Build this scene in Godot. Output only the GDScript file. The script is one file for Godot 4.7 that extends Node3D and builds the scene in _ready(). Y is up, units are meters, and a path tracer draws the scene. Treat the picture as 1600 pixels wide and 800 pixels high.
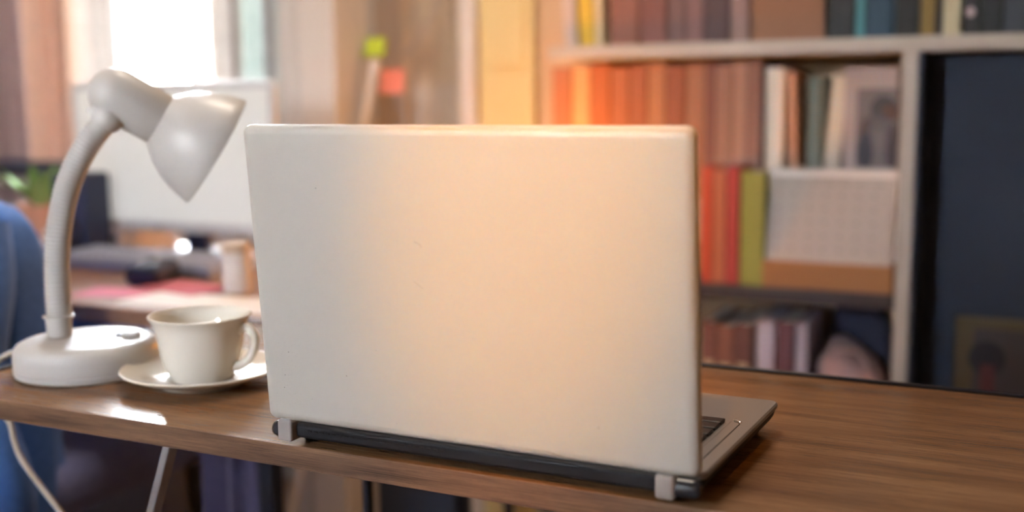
extends Node3D
# Laptop on a narrow folding table in front of a window, a second desk and a bookshelf.
# x runs along the table, z towards the viewer; the table top is at y = 0.75.

const C := Vector3(0.5506, 1.0138, 0.6791)
const R := Vector3(0.8941, -0.0091, -0.4477)
const U := Vector3(-0.0535, 0.9905, -0.1269)
const FW := Vector3(-0.4446, -0.1374, -0.8851)
const F := 1801.4
const TOP := 0.75
const WALL := -1.5          # front face of the back wall
const SHELF := -1.25        # front of the bookshelf
const DESK2 := 0.72         # top of the second desk

var M := {}
var used := {}

# ---------------------------------------------------------------- pixel helpers
func ray(x: float, y: float) -> Vector3:
	return FW + R * ((x - 800.0) / F) - U * ((y - 400.0) / F)
func at_depth(x: float, y: float, d: float) -> Vector3:
	return C + ray(x, y) * d
func on_z(x: float, y: float, z: float) -> Vector3:
	var q := ray(x, y)
	return C + q * ((z - C.z) / q.z)
func on_y(x: float, y: float, h: float) -> Vector3:
	var q := ray(x, y)
	return C + q * ((h - C.y) / q.y)

# ---------------------------------------------------------------- mesh builder
class MB:
	var p := PackedVector3Array()
	var n := PackedVector3Array()
	var t := PackedVector2Array()
	var xf := Transform3D()

	func tri(a: Vector3, b: Vector3, c: Vector3, na: Vector3, nb: Vector3, nc: Vector3, ua := Vector2.ZERO, ub := Vector2.ZERO, uc := Vector2.ZERO) -> void:
		if (b - a).cross(c - a).dot(na + nb + nc) > 0.0:
			var s := b; b = c; c = s
			s = nb; nb = nc; nc = s
			var w := ub; ub = uc; uc = w
		p.append_array([xf * a, xf * b, xf * c])
		n.append_array([(xf.basis * na).normalized(), (xf.basis * nb).normalized(), (xf.basis * nc).normalized()])
		t.append_array([ua, ub, uc])

	func quad(a: Vector3, b: Vector3, c: Vector3, d: Vector3, na: Vector3, nb: Vector3, nc: Vector3, nd: Vector3, ua := Vector2.ZERO, ub := Vector2.ZERO, uc := Vector2.ZERO, ud := Vector2.ZERO) -> void:
		if (a - b).length_squared() > 1e-14 and (b - c).length_squared() > 1e-14 and (a - c).length_squared() > 1e-14:
			tri(a, b, c, na, nb, nc, ua, ub, uc)
		if (a - c).length_squared() > 1e-14 and (c - d).length_squared() > 1e-14 and (a - d).length_squared() > 1e-14:
			tri(a, c, d, na, nc, nd, ua, uc, ud)

	# box with rounded edges, centred at c
	func rbox(c: Vector3, size: Vector3, r := 0.002, steps := 1) -> MB:
		var h := size * 0.5
		r = minf(r, minf(h.x, minf(h.y, h.z)) * 0.98)
		for axis in 3:
			var a1 := (axis + 1) % 3
			var a2 := (axis + 2) % 3
			var l1 := marks(h[a1], r, steps)
			var l2 := marks(h[a2], r, steps)
			for sgn: float in [-1.0, 1.0]:
				for i in l1.size() - 1:
					for j in l2.size() - 1:
						var q: Array[Vector3] = []
						var m: Array[Vector3] = []
						for k in [[i, j], [i + 1, j], [i + 1, j + 1], [i, j + 1]]:
							var v := Vector3.ZERO
							v[axis] = h[axis] * sgn
							v[a1] = l1[k[0]]
							v[a2] = l2[k[1]]
							var inner := v.clamp(-(h - Vector3(r, r, r)), h - Vector3(r, r, r))
							var dir := (v - inner).normalized()
							q.append(c + inner + dir * r)
							m.append(dir)
						quad(q[0], q[1], q[2], q[3], m[0], m[1], m[2], m[3])
		return self
	func marks(h: float, r: float, steps: int) -> PackedFloat32Array:
		var out := PackedFloat32Array()
		for k in steps + 1:
			out.append(-h + r * (1.0 - tan((1.0 - float(k) / steps) * PI / 4)))
		for k in range(steps, -1, -1):
			out.append(h - r * (1.0 - tan((1.0 - float(k) / steps) * PI / 4)))
		return out

	# profile of (radius, height) turned round the y axis
	func lathe(prof: Array, seg := 48, crease := 40.0) -> MB:
		var ns: Array[Vector2] = []
		for i in prof.size() - 1:
			var d: Vector2 = prof[i + 1] - prof[i]
			ns.append(Vector2(d.y, -d.x).normalized())
		for i in prof.size() - 1:
			var n0 := ns[i]
			var n1 := ns[i]
			if i > 0 and ns[i].dot(ns[i - 1]) > cos(deg_to_rad(crease)):
				n0 = (ns[i] + ns[i - 1]).normalized()
			if i < prof.size() - 2 and ns[i].dot(ns[i + 1]) > cos(deg_to_rad(crease)):
				n1 = (ns[i] + ns[i + 1]).normalized()
			var a: Vector2 = prof[i]
			var b: Vector2 = prof[i + 1]
			for k in seg:
				var t0 := TAU * k / seg
				var t1 := TAU * (k + 1) / seg
				var d0 := Vector3(cos(t0), 0, sin(t0))
				var d1 := Vector3(cos(t1), 0, sin(t1))
				quad(d0 * a.x + Vector3.UP * a.y, d1 * a.x + Vector3.UP * a.y, d1 * b.x + Vector3.UP * b.y, d0 * b.x + Vector3.UP * b.y,
					d0 * n0.x + Vector3.UP * n0.y, d1 * n0.x + Vector3.UP * n0.y, d1 * n1.x + Vector3.UP * n1.y, d0 * n1.x + Vector3.UP * n1.y,
					Vector2(float(k) / seg, a.y), Vector2(float(k + 1) / seg, a.y), Vector2(float(k + 1) / seg, b.y), Vector2(float(k) / seg, b.y))
		return self

	# rounded rectangle in XY (lower left corner at 0,0), lofted along z through levels of [inset, z]
	func rrect(w: float, h: float, r: float, levels: Array, crease := 40.0, capped := true) -> MB:
		var steps := 6
		var dirs: Array[Vector2] = []
		var mids: Array[Vector2] = []
		for q in 4:
			var cx := w - r if q == 0 or q == 3 else r
			var cy := h - r if q < 2 else r
			for k in steps + 1:
				var an := PI / 2 * q + PI / 2 * k / steps
				dirs.append(Vector2(cos(an), sin(an)))
				mids.append(Vector2(cx, cy))
		var cnt := dirs.size()
		var ns: Array[Vector2] = []
		for i in levels.size() - 1:
			var d := Vector2(-(levels[i + 1][0] - levels[i][0]), levels[i + 1][1] - levels[i][1])
			var nn := Vector2(d.y, -d.x).normalized()
			if nn.x < 0 or (absf(nn.x) < 1e-6 and false):
				nn = -nn
			ns.append(nn)
		for i in levels.size() - 1:
			var n0 := ns[i]
			var n1 := ns[i]
			if i > 0 and ns[i].dot(ns[i - 1]) > cos(deg_to_rad(crease)):
				n0 = (ns[i] + ns[i - 1]).normalized()
			if i < levels.size() - 2 and ns[i].dot(ns[i + 1]) > cos(deg_to_rad(crease)):
				n1 = (ns[i] + ns[i + 1]).normalized()
			for k in cnt:
				var k2 := (k + 1) % cnt
				var v := []
				var m := []
				for s in [[i, k, n0], [i, k2, n0], [i + 1, k2, n1], [i + 1, k, n1]]:
					var ins: float = levels[s[0]][0]
					var e: Vector2 = mids[s[1]] + dirs[s[1]] * (r - ins)
					v.append(Vector3(e.x, e.y, levels[s[0]][1]))
					var nv: Vector2 = s[2]
					m.append(Vector3(dirs[s[1]].x * nv.x, dirs[s[1]].y * nv.x, nv.y))
				quad(v[0], v[1], v[2], v[3], m[0], m[1], m[2], m[3], Vector2(v[0].x / w, 1 - v[0].y / h), Vector2(v[1].x / w, 1 - v[1].y / h), Vector2(v[2].x / w, 1 - v[2].y / h), Vector2(v[3].x / w, 1 - v[3].y / h))
		if capped:
			for e in [0, levels.size() - 1]:
				var other: float = levels[levels.size() - 1 if e == 0 else 0][1]
				var z: float = levels[e][1]
				var nz := Vector3(0, 0, signf(z - other))
				var mid := Vector3(w / 2, h / 2, z)
				for k in cnt:
					var a2: Vector2 = mids[k] + dirs[k] * (r - levels[e][0])
					var b2: Vector2 = mids[(k + 1) % cnt] + dirs[(k + 1) % cnt] * (r - levels[e][0])
					tri(mid, Vector3(a2.x, a2.y, z), Vector3(b2.x, b2.y, z), nz, nz, nz, Vector2(0.5, 0.5), Vector2(a2.x / w, 1 - a2.y / h), Vector2(b2.x / w, 1 - b2.y / h))
		return self

	# tube along points; radius a number or one for each point
	func tube(path: Array, radius: Variant, seg := 12, caps := true) -> MB:
		var cnt := path.size()
		var tang: Array[Vector3] = []
		for i in cnt:
			tang.append((path[mini(i + 1, cnt - 1)] - path[maxi(i - 1, 0)]).normalized())
		var side := tang[0].cross(Vector3(0.31, 0.17, 0.93)).normalized()
		var rings := []
		var norms := []
		for i in cnt:
			side = (side - tang[i] * side.dot(tang[i])).normalized()
			var other := tang[i].cross(side)
			var rad: float = radius[i] if radius is Array or radius is PackedFloat32Array else radius
			var slope := 0.0
			if radius is Array or radius is PackedFloat32Array:
				var i0 := maxi(i - 1, 0)
				var i1 := mini(i + 1, cnt - 1)
				slope = (radius[i1] - radius[i0]) / maxf((path[i1] - path[i0]).length(), 1e-6)
			var ring := []
			var nr := []
			for k in seg:
				var an := TAU * k / seg
				var d := side * cos(an) + other * sin(an)
				ring.append(path[i] + d * rad)
				nr.append((d - tang[i] * slope).normalized())
			rings.append(ring)
			norms.append(nr)
		for i in cnt - 1:
			for k in seg:
				var k2 := (k + 1) % seg
				quad(rings[i][k], rings[i][k2], rings[i + 1][k2], rings[i + 1][k], norms[i][k], norms[i][k2], norms[i + 1][k2], norms[i + 1][k])
		if caps:
			for e in [0, cnt - 1]:
				var nn := -tang[0] if e == 0 else tang[e]
				for k in seg:
					tri(path[e], rings[e][k], rings[e][(k + 1) % seg], nn, nn, nn)
		return self

	# hanging cloth with folds: a closed sheet from (x0,y0) to (x1,y1) around depth z
	func cloth(x0: float, x1: float, y0: float, y1: float, z: float, amp: float, folds: float, phase := 0.0, th := 0.003, pinch := 0.0) -> MB:
		var nx := int(maxf(24, folds * 14))
		var ny := 10
		var f := func(i: int, j: int) -> Vector3:
			var s := float(i) / nx
			var v := float(j) / ny
			var y := lerpf(y0, y1, v)
			var ph := s * folds * TAU + phase
			var mid := (x0 + x1) * 0.5
			var x := lerpf(x0, x1, s)
			x = lerpf(x, mid, pinch * exp(-pow((v - 0.4) * 6.0, 2)))
			return Vector3(x + 0.25 * amp * sin(ph * 1.7 + 1.0), y, z + amp * sin(ph + 0.35 * sin(v * 3.0 + phase)) + amp * 0.35 * sin(ph * 0.43 + v * 1.4 + phase))
		var nrm := func(i: int, j: int) -> Vector3:
			var a: Vector3 = f.call(mini(i + 1, nx), j) - f.call(maxi(i - 1, 0), j)
			var b: Vector3 = f.call(i, mini(j + 1, ny)) - f.call(i, maxi(j - 1, 0))
			return a.cross(b).normalized()
		for i in nx:
			for j in ny:
				var q := []
				var m := []
				for k in [[i, j], [i + 1, j], [i + 1, j + 1], [i, j + 1]]:
					q.append(f.call(k[0], k[1]))
					m.append(nrm.call(k[0], k[1]))
				quad(q[0], q[1], q[2], q[3], m[0], m[1], m[2], m[3])
				var g := []
				for k in 4:
					g.append(q[k] - m[k] * th)
				quad(g[0], g[1], g[2], g[3], -m[0], -m[1], -m[2], -m[3])
				if i == 0: quad(q[0], q[3], g[3], g[0], Vector3.LEFT, Vector3.LEFT, Vector3.LEFT, Vector3.LEFT)
				if i == nx - 1: quad(q[1], q[2], g[2], g[1], Vector3.RIGHT, Vector3.RIGHT, Vector3.RIGHT, Vector3.RIGHT)
				if j == 0: quad(q[0], q[1], g[1], g[0], Vector3.DOWN, Vector3.DOWN, Vector3.DOWN, Vector3.DOWN)
				if j == ny - 1: quad(q[3], q[2], g[2], g[3], Vector3.UP, Vector3.UP, Vector3.UP, Vector3.UP)
		return self

	func mesh() -> ArrayMesh:
		var a := []
		a.resize(Mesh.ARRAY_MAX)
		a[Mesh.ARRAY_VERTEX] = p
		a[Mesh.ARRAY_NORMAL] = n
		a[Mesh.ARRAY_TEX_UV] = t
		var m := ArrayMesh.new()
		m.add_surface_from_arrays(Mesh.PRIMITIVE_TRIANGLES, a)
		return m

# ---------------------------------------------------------------- scene helpers
func numbered(called: String) -> String:
	used[called] = used.get(called, -1) + 1
	return called if used[called] == 0 else "%s_%03d" % [called, used[called]]
func thing(called: String, label: String, category: String, at := Vector3.ZERO, turn := 0.0, group := "") -> Node3D:
	var o := Node3D.new()
	o.name = numbered(called)
	add_child(o)
	o.position = at
	o.rotation.y = turn
	tag(o, label, category, group)
	return o
func tag(o: Node, label: String, category: String, group := "", kind := "") -> Node:
	o.set_meta("label", label)
	o.set_meta("category", category)
	if group: o.set_meta("group", group)
	if kind: o.set_meta("kind", kind)
	return o
func part(called: String, shape: Variant, m: Material, parent: Node, at := Vector3.ZERO, turn := Vector3.ZERO) -> MeshInstance3D:
	var o := MeshInstance3D.new()
	o.name = called if parent != self else numbered(called)
	o.mesh = shape.mesh() if shape is MB else shape
	o.material_override = m
	parent.add_child(o, true)
	o.position = at
	o.rotation = turn
	return o
func box(called: String, c: Vector3, size: Vector3, m: Material, parent: Node, r := 0.002, steps := 1) -> MeshInstance3D:
	return part(called, MB.new().rbox(Vector3.ZERO, size, r, steps), m, parent, c)
func span(called: String, a: Vector3, b: Vector3, m: Material, parent: Node, r := 0.002) -> MeshInstance3D:
	return box(called, (a + b) * 0.5, (b - a).abs(), m, parent, r)
func structure(called: String, a: Vector3, b: Vector3, m: Material, label: String, category: String, r := 0.001) -> MeshInstance3D:
	var o := span(called, a, b, m, self, r)
	tag(o, label, category, "", "structure")
	return o
func mat(called: String, hex: String, rough := 0.6, metal := 0.0, spec := 0.5) -> StandardMaterial3D:
	var m := StandardMaterial3D.new()
	m.resource_name = called
	m.albedo_color = Color(hex)
	m.roughness = rough
	m.metallic = metal
	m.metallic_specular = spec
	M[called] = m
	return m
func noise_tex(freq: float, seed_: int, colors: Array, size := 512, octaves := 4) -> NoiseTexture2D:
	var f := FastNoiseLite.new()
	f.seed = seed_
	f.frequency = freq
	f.fractal_octaves = octaves
	f.noise_type = FastNoiseLite.TYPE_SIMPLEX
	var g := Gradient.new()
	g.offsets = PackedFloat32Array(range(colors.size()).map(func(i): return 0.2 + 0.6 * float(i) / (colors.size() - 1)))
	g.colors = PackedColorArray(colors.map(func(c): return Color(c)))
	var t := NoiseTexture2D.new()
	t.width = size
	t.height = size
	t.seamless = true
	t.noise = f
	t.color_ramp = g
	return t
func grain(called: String, colors: Array, scale: Vector3, rough: float, seed_: int, relief := 0.0) -> StandardMaterial3D:
	var m := mat(called, "ffffff", rough)
	m.albedo_texture = noise_tex(0.02, seed_, colors)
	m.uv1_triplanar = true
	m.uv1_world_triplanar = true
	m.uv1_scale = scale
	if relief > 0:
		m.heightmap_enabled = true
		m.heightmap_texture = m.albedo_texture
		m.heightmap_scale = relief
	return m
# veneer: long streaks along x with short dark pores
func veneer(called: String, dark: String, mid: String, pale: String, rough: float, seed_: int) -> StandardMaterial3D:
	var n := 768
	var im := Image.create(n, n, false, Image.FORMAT_RGB8)
	var a := FastNoiseLite.new()
	a.seed = seed_
	a.frequency = 0.004
	a.fractal_octaves = 3
	var b := FastNoiseLite.new()
	b.seed = seed_ + 1
	b.frequency = 0.05
	b.fractal_octaves = 2
	var rng := RandomNumberGenerator.new()
	rng.seed = seed_
	var cd := Color(dark); var cm := Color(mid); var cp := Color(pale)
	var at := func(x: int, y: int) -> float:      # the far borders fade into the near ones, so that tiles meet
		var wave := a.get_noise_2d(x * 0.35, y * 2.2)
		return 0.5 + 0.55 * wave + 0.42 * b.get_noise_2d(x * 0.12, y * 5.0 + wave * 14.0)
	for y in n:
		var jit := rng.randf() * 0.16 - 0.08
		for x in n:
			var v: float = at.call(x, y)
			var wx := clampf((x - n + 160) / 160.0, 0, 1)
			var wy := clampf((y - n + 160) / 160.0, 0, 1)
			if wx > 0: v = lerpf(v, at.call(x - n, y), wx)
			if wy > 0: v = lerpf(v, lerpf(at.call(x, y - n), at.call(x - n, y - n), wx) if wx > 0 else at.call(x, y - n), wy)
			v += jit
			im.set_pixel(x, y, cd.lerp(cm, clampf(v * 2.0, 0, 1)) if v < 0.5 else cm.lerp(cp, clampf(v * 2.0 - 1.0, 0, 1)))
	for k in 2600:
		var x0 := rng.randi() % n; var y0 := rng.randi() % n
		for d in 6 + rng.randi() % 26:
			var xx := (x0 + d) % n
			im.set_pixel(xx, y0, im.get_pixel(xx, y0).darkened(0.22))
	var m := mat(called, "ffffff", rough)
	m.albedo_texture = ImageTexture.create_from_image(im)
	m.uv1_triplanar = true
	m.uv1_world_triplanar = true
	m.uv1_triplanar_sharpness = 8.0
	m.uv1_scale = Vector3(1.7, 3.4, 3.4)
	return m
func fabric(called: String, hex: String, scale := 60.0) -> StandardMaterial3D:
	var c := Color(hex)
	var m := mat(called, "ffffff", 0.95)
	m.albedo_texture = noise_tex(0.05, hash(called) % 1000, [c.darkened(0.06).to_html(false), c.to_html(false), c.lightened(0.04).to_html(false)], 256)
	m.uv1_triplanar = true
	m.uv1_scale = Vector3.ONE * scale * 0.1
	m.rim_enabled = true
	m.rim = 0.25
	m.rim_tint = 0.6
	return m
func glow(called: String, hex: String, energy: float) -> StandardMaterial3D:
	var m := mat(called, hex, 0.5)
	m.emission_enabled = true
	m.emission = Color(hex)
	m.emission_energy_multiplier = energy
	return m

# ---------------------------------------------------------------- the scene
func _ready() -> void:
	setup_view()
	make_materials()
	build_room()
	build_window()
	build_door()
	build_table()
	build_laptop()
	build_lamp()
	build_cup()
	build_second_desk()
	build_monitor()
	build_desk_clutter()
	build_chair()
	build_bookshelf()
	build_books()
	build_under_desk()
	build_added_lamps()

func setup_view() -> void:
	var cam := Camera3D.new()
	cam.name = "camera"
	add_child(cam)
	cam.transform = Transform3D(Basis(R, U, -FW).orthonormalized(), C)
	var lens := CameraAttributesPhysical.new()
	lens.frustum_focal_length = 54.04
	lens.frustum_focus_distance = 0.88
	lens.frustum_near = 0.02
	lens.frustum_far = 60.0
	lens.exposure_aperture = 3.6
	cam.attributes = lens
	cam.fov = 25.038
	cam.current = true

	var env := Environment.new()
	env.background_mode = Environment.BG_SKY
	var sky_mat := ProceduralSkyMaterial.new()
	sky_mat.sky_top_color = Color("dfe9f2")
	sky_mat.sky_horizon_color = Color("fbfaf6")
	sky_mat.ground_horizon_color = Color("f3f1ea")
	sky_mat.ground_bottom_color = Color("a8a69e")
	sky_mat.sky_energy_multiplier = 8.0
	sky_mat.ground_energy_multiplier = 5.0
	var sky := Sky.new()
	sky.sky_material = sky_mat
	env.sky = sky
	env.ambient_light_source = Environment.AMBIENT_SOURCE_DISABLED
	env.tonemap_mode = Environment.TONE_MAPPER_LINEAR
	env.tonemap_exposure = 1.0
	env.sdfgi_enabled = true
	env.ssao_enabled = true
	env.ssil_enabled = true
	var we := WorldEnvironment.new()
	we.name = "environment"
	we.environment = env
	add_child(we)

	# weak fill light set in the added window behind the viewer
	var day := AreaLight3D.new()
	day.name = "added_fill_behind"
	day.area_size = Vector2(0.32, 0.34)
	day.light_color = Color("fff4e8")
	day.light_energy = 0.02
	day.area_normalize_energy = true
	day.area_range = 8.0
	day.shadow_enabled = true
	add_child(day)
	day.position = Vector3(-0.5, 1.4, 1.68)
	day.look_at(Vector3(-0.5, 1.4, 0.0))
	# daylight entering by the window beside the second desk
	var win := AreaLight3D.new()
	win.name = "daylight_window"
	win.area_size = Vector2(0.9, 1.3)
	win.light_color = Color("f6faff")
	win.light_energy = 1.0
	win.area_normalize_energy = true
	win.area_range = 8.0
	win.shadow_enabled = true
	add_child(win)
	win.position = Vector3(-1.65, 1.5, WALL - 0.2)
	win.look_at(Vector3(-1.65, 1.5, 0.0))

func make_materials() -> void:
	# room
	mat("wall_paint", "bfa488", 0.9)
	mat("ceiling_paint", "e9e6e0", 0.9)
	mat("cream_paint", "d6c490", 0.5)
	mat("white_paint", "d2cdc9", 0.5)
	grain("floor_wood", ["4a3a35", "5d4a42", "6b564c"], Vector3(1.2, 6, 9), 0.5, 11)
	mat("dark_panel", "2f3a50", 0.7)
	mat("desk_navy", "6a7aa6", 0.7)
	mat("aluminium", "c9ccd2", 0.3, 0.85)
	# table
	veneer("walnut", "644733", "876549", "9d7a5c", 0.2, 3)
	veneer("walnut_shaded", "3d2b23", "6e5241", "8e6e56", 0.4, 7)  # darker copy of the walnut, with the front edge shade in its colour
	M.walnut_shaded.uv1_scale = Vector3(3.0, 9, 9)
	mat("black_rim", "262c3e", 0.2)
	mat("leg_metal", "b9bac2", 0.35, 0.6)
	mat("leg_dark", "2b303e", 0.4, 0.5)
	# laptop
	mat("lid_silver", "ffffff", 0.38, 0.0)
	mat("deck_silver", "888483", 0.4, 0.2)
	mat("shell_black", "1b1c23", 0.55, 0.0, 0.35)
	mat("barrel_black", "2c2f36", 0.25)
	mat("collar_silver", "a8a2a0", 0.4, 0.1)
	mat("key_black", "17181c", 0.4)
	mat("screen_glass", "0b0c10", 0.08)
	mat("rubber", "15161a", 0.85)
	mat("chrome", "e8e8ea", 0.1, 1.0)
	# lamp, cup
	mat("lamp_white", "cccac8", 0.35)
	mat("cord_white", "cfc6bd", 0.35)
	mat("china", "f0ece2", 0.1)
	# second desk and things
	grain("oak", ["7d5a49", "946d58", "a57d65"], Vector3(2, 30, 30), 0.35, 21)
	mat("screen_white_case", "d8d9da", 0.4)
	mat("navy_plastic", "252d48", 0.5)
	mat("keyboard_blue", "8d97b4", 0.5)
	mat("key_blue", "a9b2c9", 0.5)
	mat("paper_white", "ece6e4", 0.8)
	mat("paper_pink", "dd8ba2", 0.8)
	mat("paper_rose", "c9707f", 0.8)
	mat("paper_mauve", "b9a6ae", 0.85)
	mat("red_plastic", "a8434c", 0.5)
	mat("cream_plastic", "cbb39c", 0.5)
	mat("white_plastic", "e6dfdb", 0.25)
	mat("leaf_green", "6f8a52", 0.8, 0.0, 0.3)
	mat("terracotta", "b98a72", 0.8)
	fabric("jacket_blue", "4674c0")
	fabric("purple_cloth", "4a4566")
	fabric("black_cloth", "34364a")
	fabric("curtain_peach", "e6cdbd", 30)
	M.curtain_peach.backlight_enabled = true
	M.curtain_peach.backlight = Color(0.44, 0.39, 0.36)
	fabric("curtain_mauve", "bba6a8", 30)
	M.curtain_mauve.backlight_enabled = true
	M.curtain_mauve.backlight = Color(0.2, 0.18, 0.185)
	fabric("curtain_brown", "e3c49d", 30)
	fabric("navy_cloth", "6f74a0")
	fabric("pink_cloth", "bd9ea0")
	fabric("dusty_cloth", "7a84aa")
	# glass
	var g := mat("glass", "ffffff", 0.02)
	g.transparency = BaseMaterial3D.TRANSPARENCY_ALPHA
	g.albedo_color = Color(0.95, 0.97, 0.97, 0.06)
	var sheer := fabric("sheer_white", "dcdad8", 20)
	sheer.backlight_enabled = true
	sheer.backlight = Color(0.58, 0.58, 0.58)
	var mint := fabric("sheer_mint", "d3dbd9", 20)
	mint.backlight_enabled = true
	mint.backlight = Color(0.56, 0.585, 0.585)
	var gs := fabric("sheer_grey", "aaa3a6", 20)
	gs.backlight_enabled = true
	gs.backlight = Color(0.4, 0.385, 0.39)
	mat("note_green", "bcd23e", 0.8)
	mat("note_pink", "ef8f7d", 0.8)

func build_room() -> void:
	var x0 := -2.3; var x1 := 2.3; var z1 := 1.7; var top := 2.6; var th := 0.15
	structure("floor", Vector3(x0 - th, -0.1, WALL - 0.6), Vector3(x1 + th, 0, z1 + th), M.floor_wood, "dark brown wooden floor of the room", "floor")
	structure("ceiling", Vector3(x0 - th, top, WALL - 0.6), Vector3(x1 + th, top + 0.1, z1 + th), M.ceiling_paint, "plain white ceiling above the whole room", "ceiling")
	structure("wall_left", Vector3(x0 - th, 0, WALL - 0.6), Vector3(x0, top, z1 + th), M.wall_paint, "plain tan side wall next to peach curtain", "wall")
	structure("wall_right", Vector3(x1, 0, WALL - 0.6), Vector3(x1 + th, top, z1 + th), M.wall_paint, "plain tan side wall beyond the bookshelf", "wall")
	# wall behind the viewer; its small window is added for fill light
	var wf := thing("wall_front", "tan wall with an added fill light window facing the laptop lid", "wall")
	wf.set_meta("kind", "structure")
	var wx0 := -0.71; var wx1 := -0.29; var wy0 := 1.17; var wy1 := 1.60
	span("wall_panel", Vector3(x0, 0, z1), Vector3(wx0, top, z1 + th), M.wall_paint, wf)
	span("wall_panel", Vector3(wx1, 0, z1), Vector3(x1, top, z1 + th), M.wall_paint, wf)
	span("wall_panel", Vector3(wx0, 0, z1), Vector3(wx1, wy0, z1 + th), M.wall_paint, wf)
	span("wall_panel", Vector3(wx0, wy1, z1), Vector3(wx1, top, z1 + th), M.wall_paint, wf)
	var w2 := thing("window_2", "added unseen window giving fill light to the laptop lid", "window")
	w2.set_meta("kind", "structure")
	for x in [wx0, wx1 - 0.04]:
		span("frame", Vector3(x, wy0, z1 + 0.03), Vector3(x + 0.04, wy1, z1 + 0.09), M.white_paint, w2)
	for y in [wy0, wy1 - 0.04]:
		span("frame", Vector3(wx0 + 0.04, y, z1 + 0.03), Vector3(wx1 - 0.04, y + 0.04, z1 + 0.09), M.white_paint, w2)
	span("pane", Vector3(wx0 + 0.04, wy0 + 0.04, z1 + 0.055), Vector3(wx1 - 0.04, wy1 - 0.04, z1 + 0.061), M.glass, w2, 0.0005)
	# back wall: left of the window, below and above it, beside the door, behind the shelf
	var wb := thing("wall_back", "tan wall behind the bookshelf and round the window", "wall")
	wb.set_meta("kind", "structure")
	var zb := WALL - th
	span("wall_panel", Vector3(x0, 0, zb), Vector3(-2.16, top, WALL), M.wall_paint, wb)
	span("wall_panel", Vector3(-2.16, 0, zb), Vector3(-1.145, 0.82, WALL), M.wall_paint, wb)
	span("wall_panel", Vector3(-2.16, 2.25, zb), Vector3(-1.145, top, WALL), M.wall_paint, wb)
	span("wall_panel", Vector3(-1.145, 0, zb), Vector3(-0.95, top, WALL), M.wall_paint, wb)
	span("wall_panel", Vector3(-0.95, 2.2, zb), Vector3(-0.48, top, WALL), M.wall_paint, wb)
	span("wall_panel", Vector3(-0.48, 0, zb), Vector3(x1, top, WALL), M.wall_paint, wb)
	# closet room behind the glazed door
	span("closet_wall", Vector3(-1.1, 0, -2.1), Vector3(-0.4, top, -2.0), M.wall_paint, wb)
	span("closet_wall", Vector3(-1.1, 0, -2.0), Vector3(-1.0, top, zb), M.wall_paint, wb)
	span("closet_wall", Vector3(-0.5, 0, -2.0), Vector3(-0.4, top, zb), M.wall_paint, wb)
	# white pillar between window and door
	var pl := thing("trim_1", "pale square pillar between window and glazed door", "pillar", Vector3(-1.05, 0, -1.45))
	pl.set_meta("kind", "structure")
	var a := on_z(465, 100, -1.40); var b := on_z(523, 100, -1.40)
	pl.position = Vector3((a.x + b.x) / 2, 0, -1.45)
	box("shaft", Vector3(0, 1.3, 0), Vector3(b.x - a.x, 2.6, 0.10), M.white_paint, pl, 0.004)
	var a2 := on_z(446, 100, -1.41); var b2 := on_z(464, 100, -1.41)
	box("bead", Vector3((a2.x + b2.x) / 2 - pl.position.x, 1.3, 0.0), Vector3(b2.x - a2.x, 2.6, 0.08), M.white_paint, pl, 0.012, 3)
	var a3 := on_z(434, 100, -1.43)
	box("casing", Vector3((a3.x + a2.x) / 2 - pl.position.x, 1.3, -0.01), Vector3(a2.x - a3.x, 2.6, 0.06), M.white_paint, pl, 0.006, 2)
	structure("baseboard_back", Vector3(-0.48, 0, WALL), Vector3(x1, 0.09, WALL + 0.015), M.white_paint, "white baseboard along the wall behind bookshelf", "baseboard", 0.004)

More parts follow.
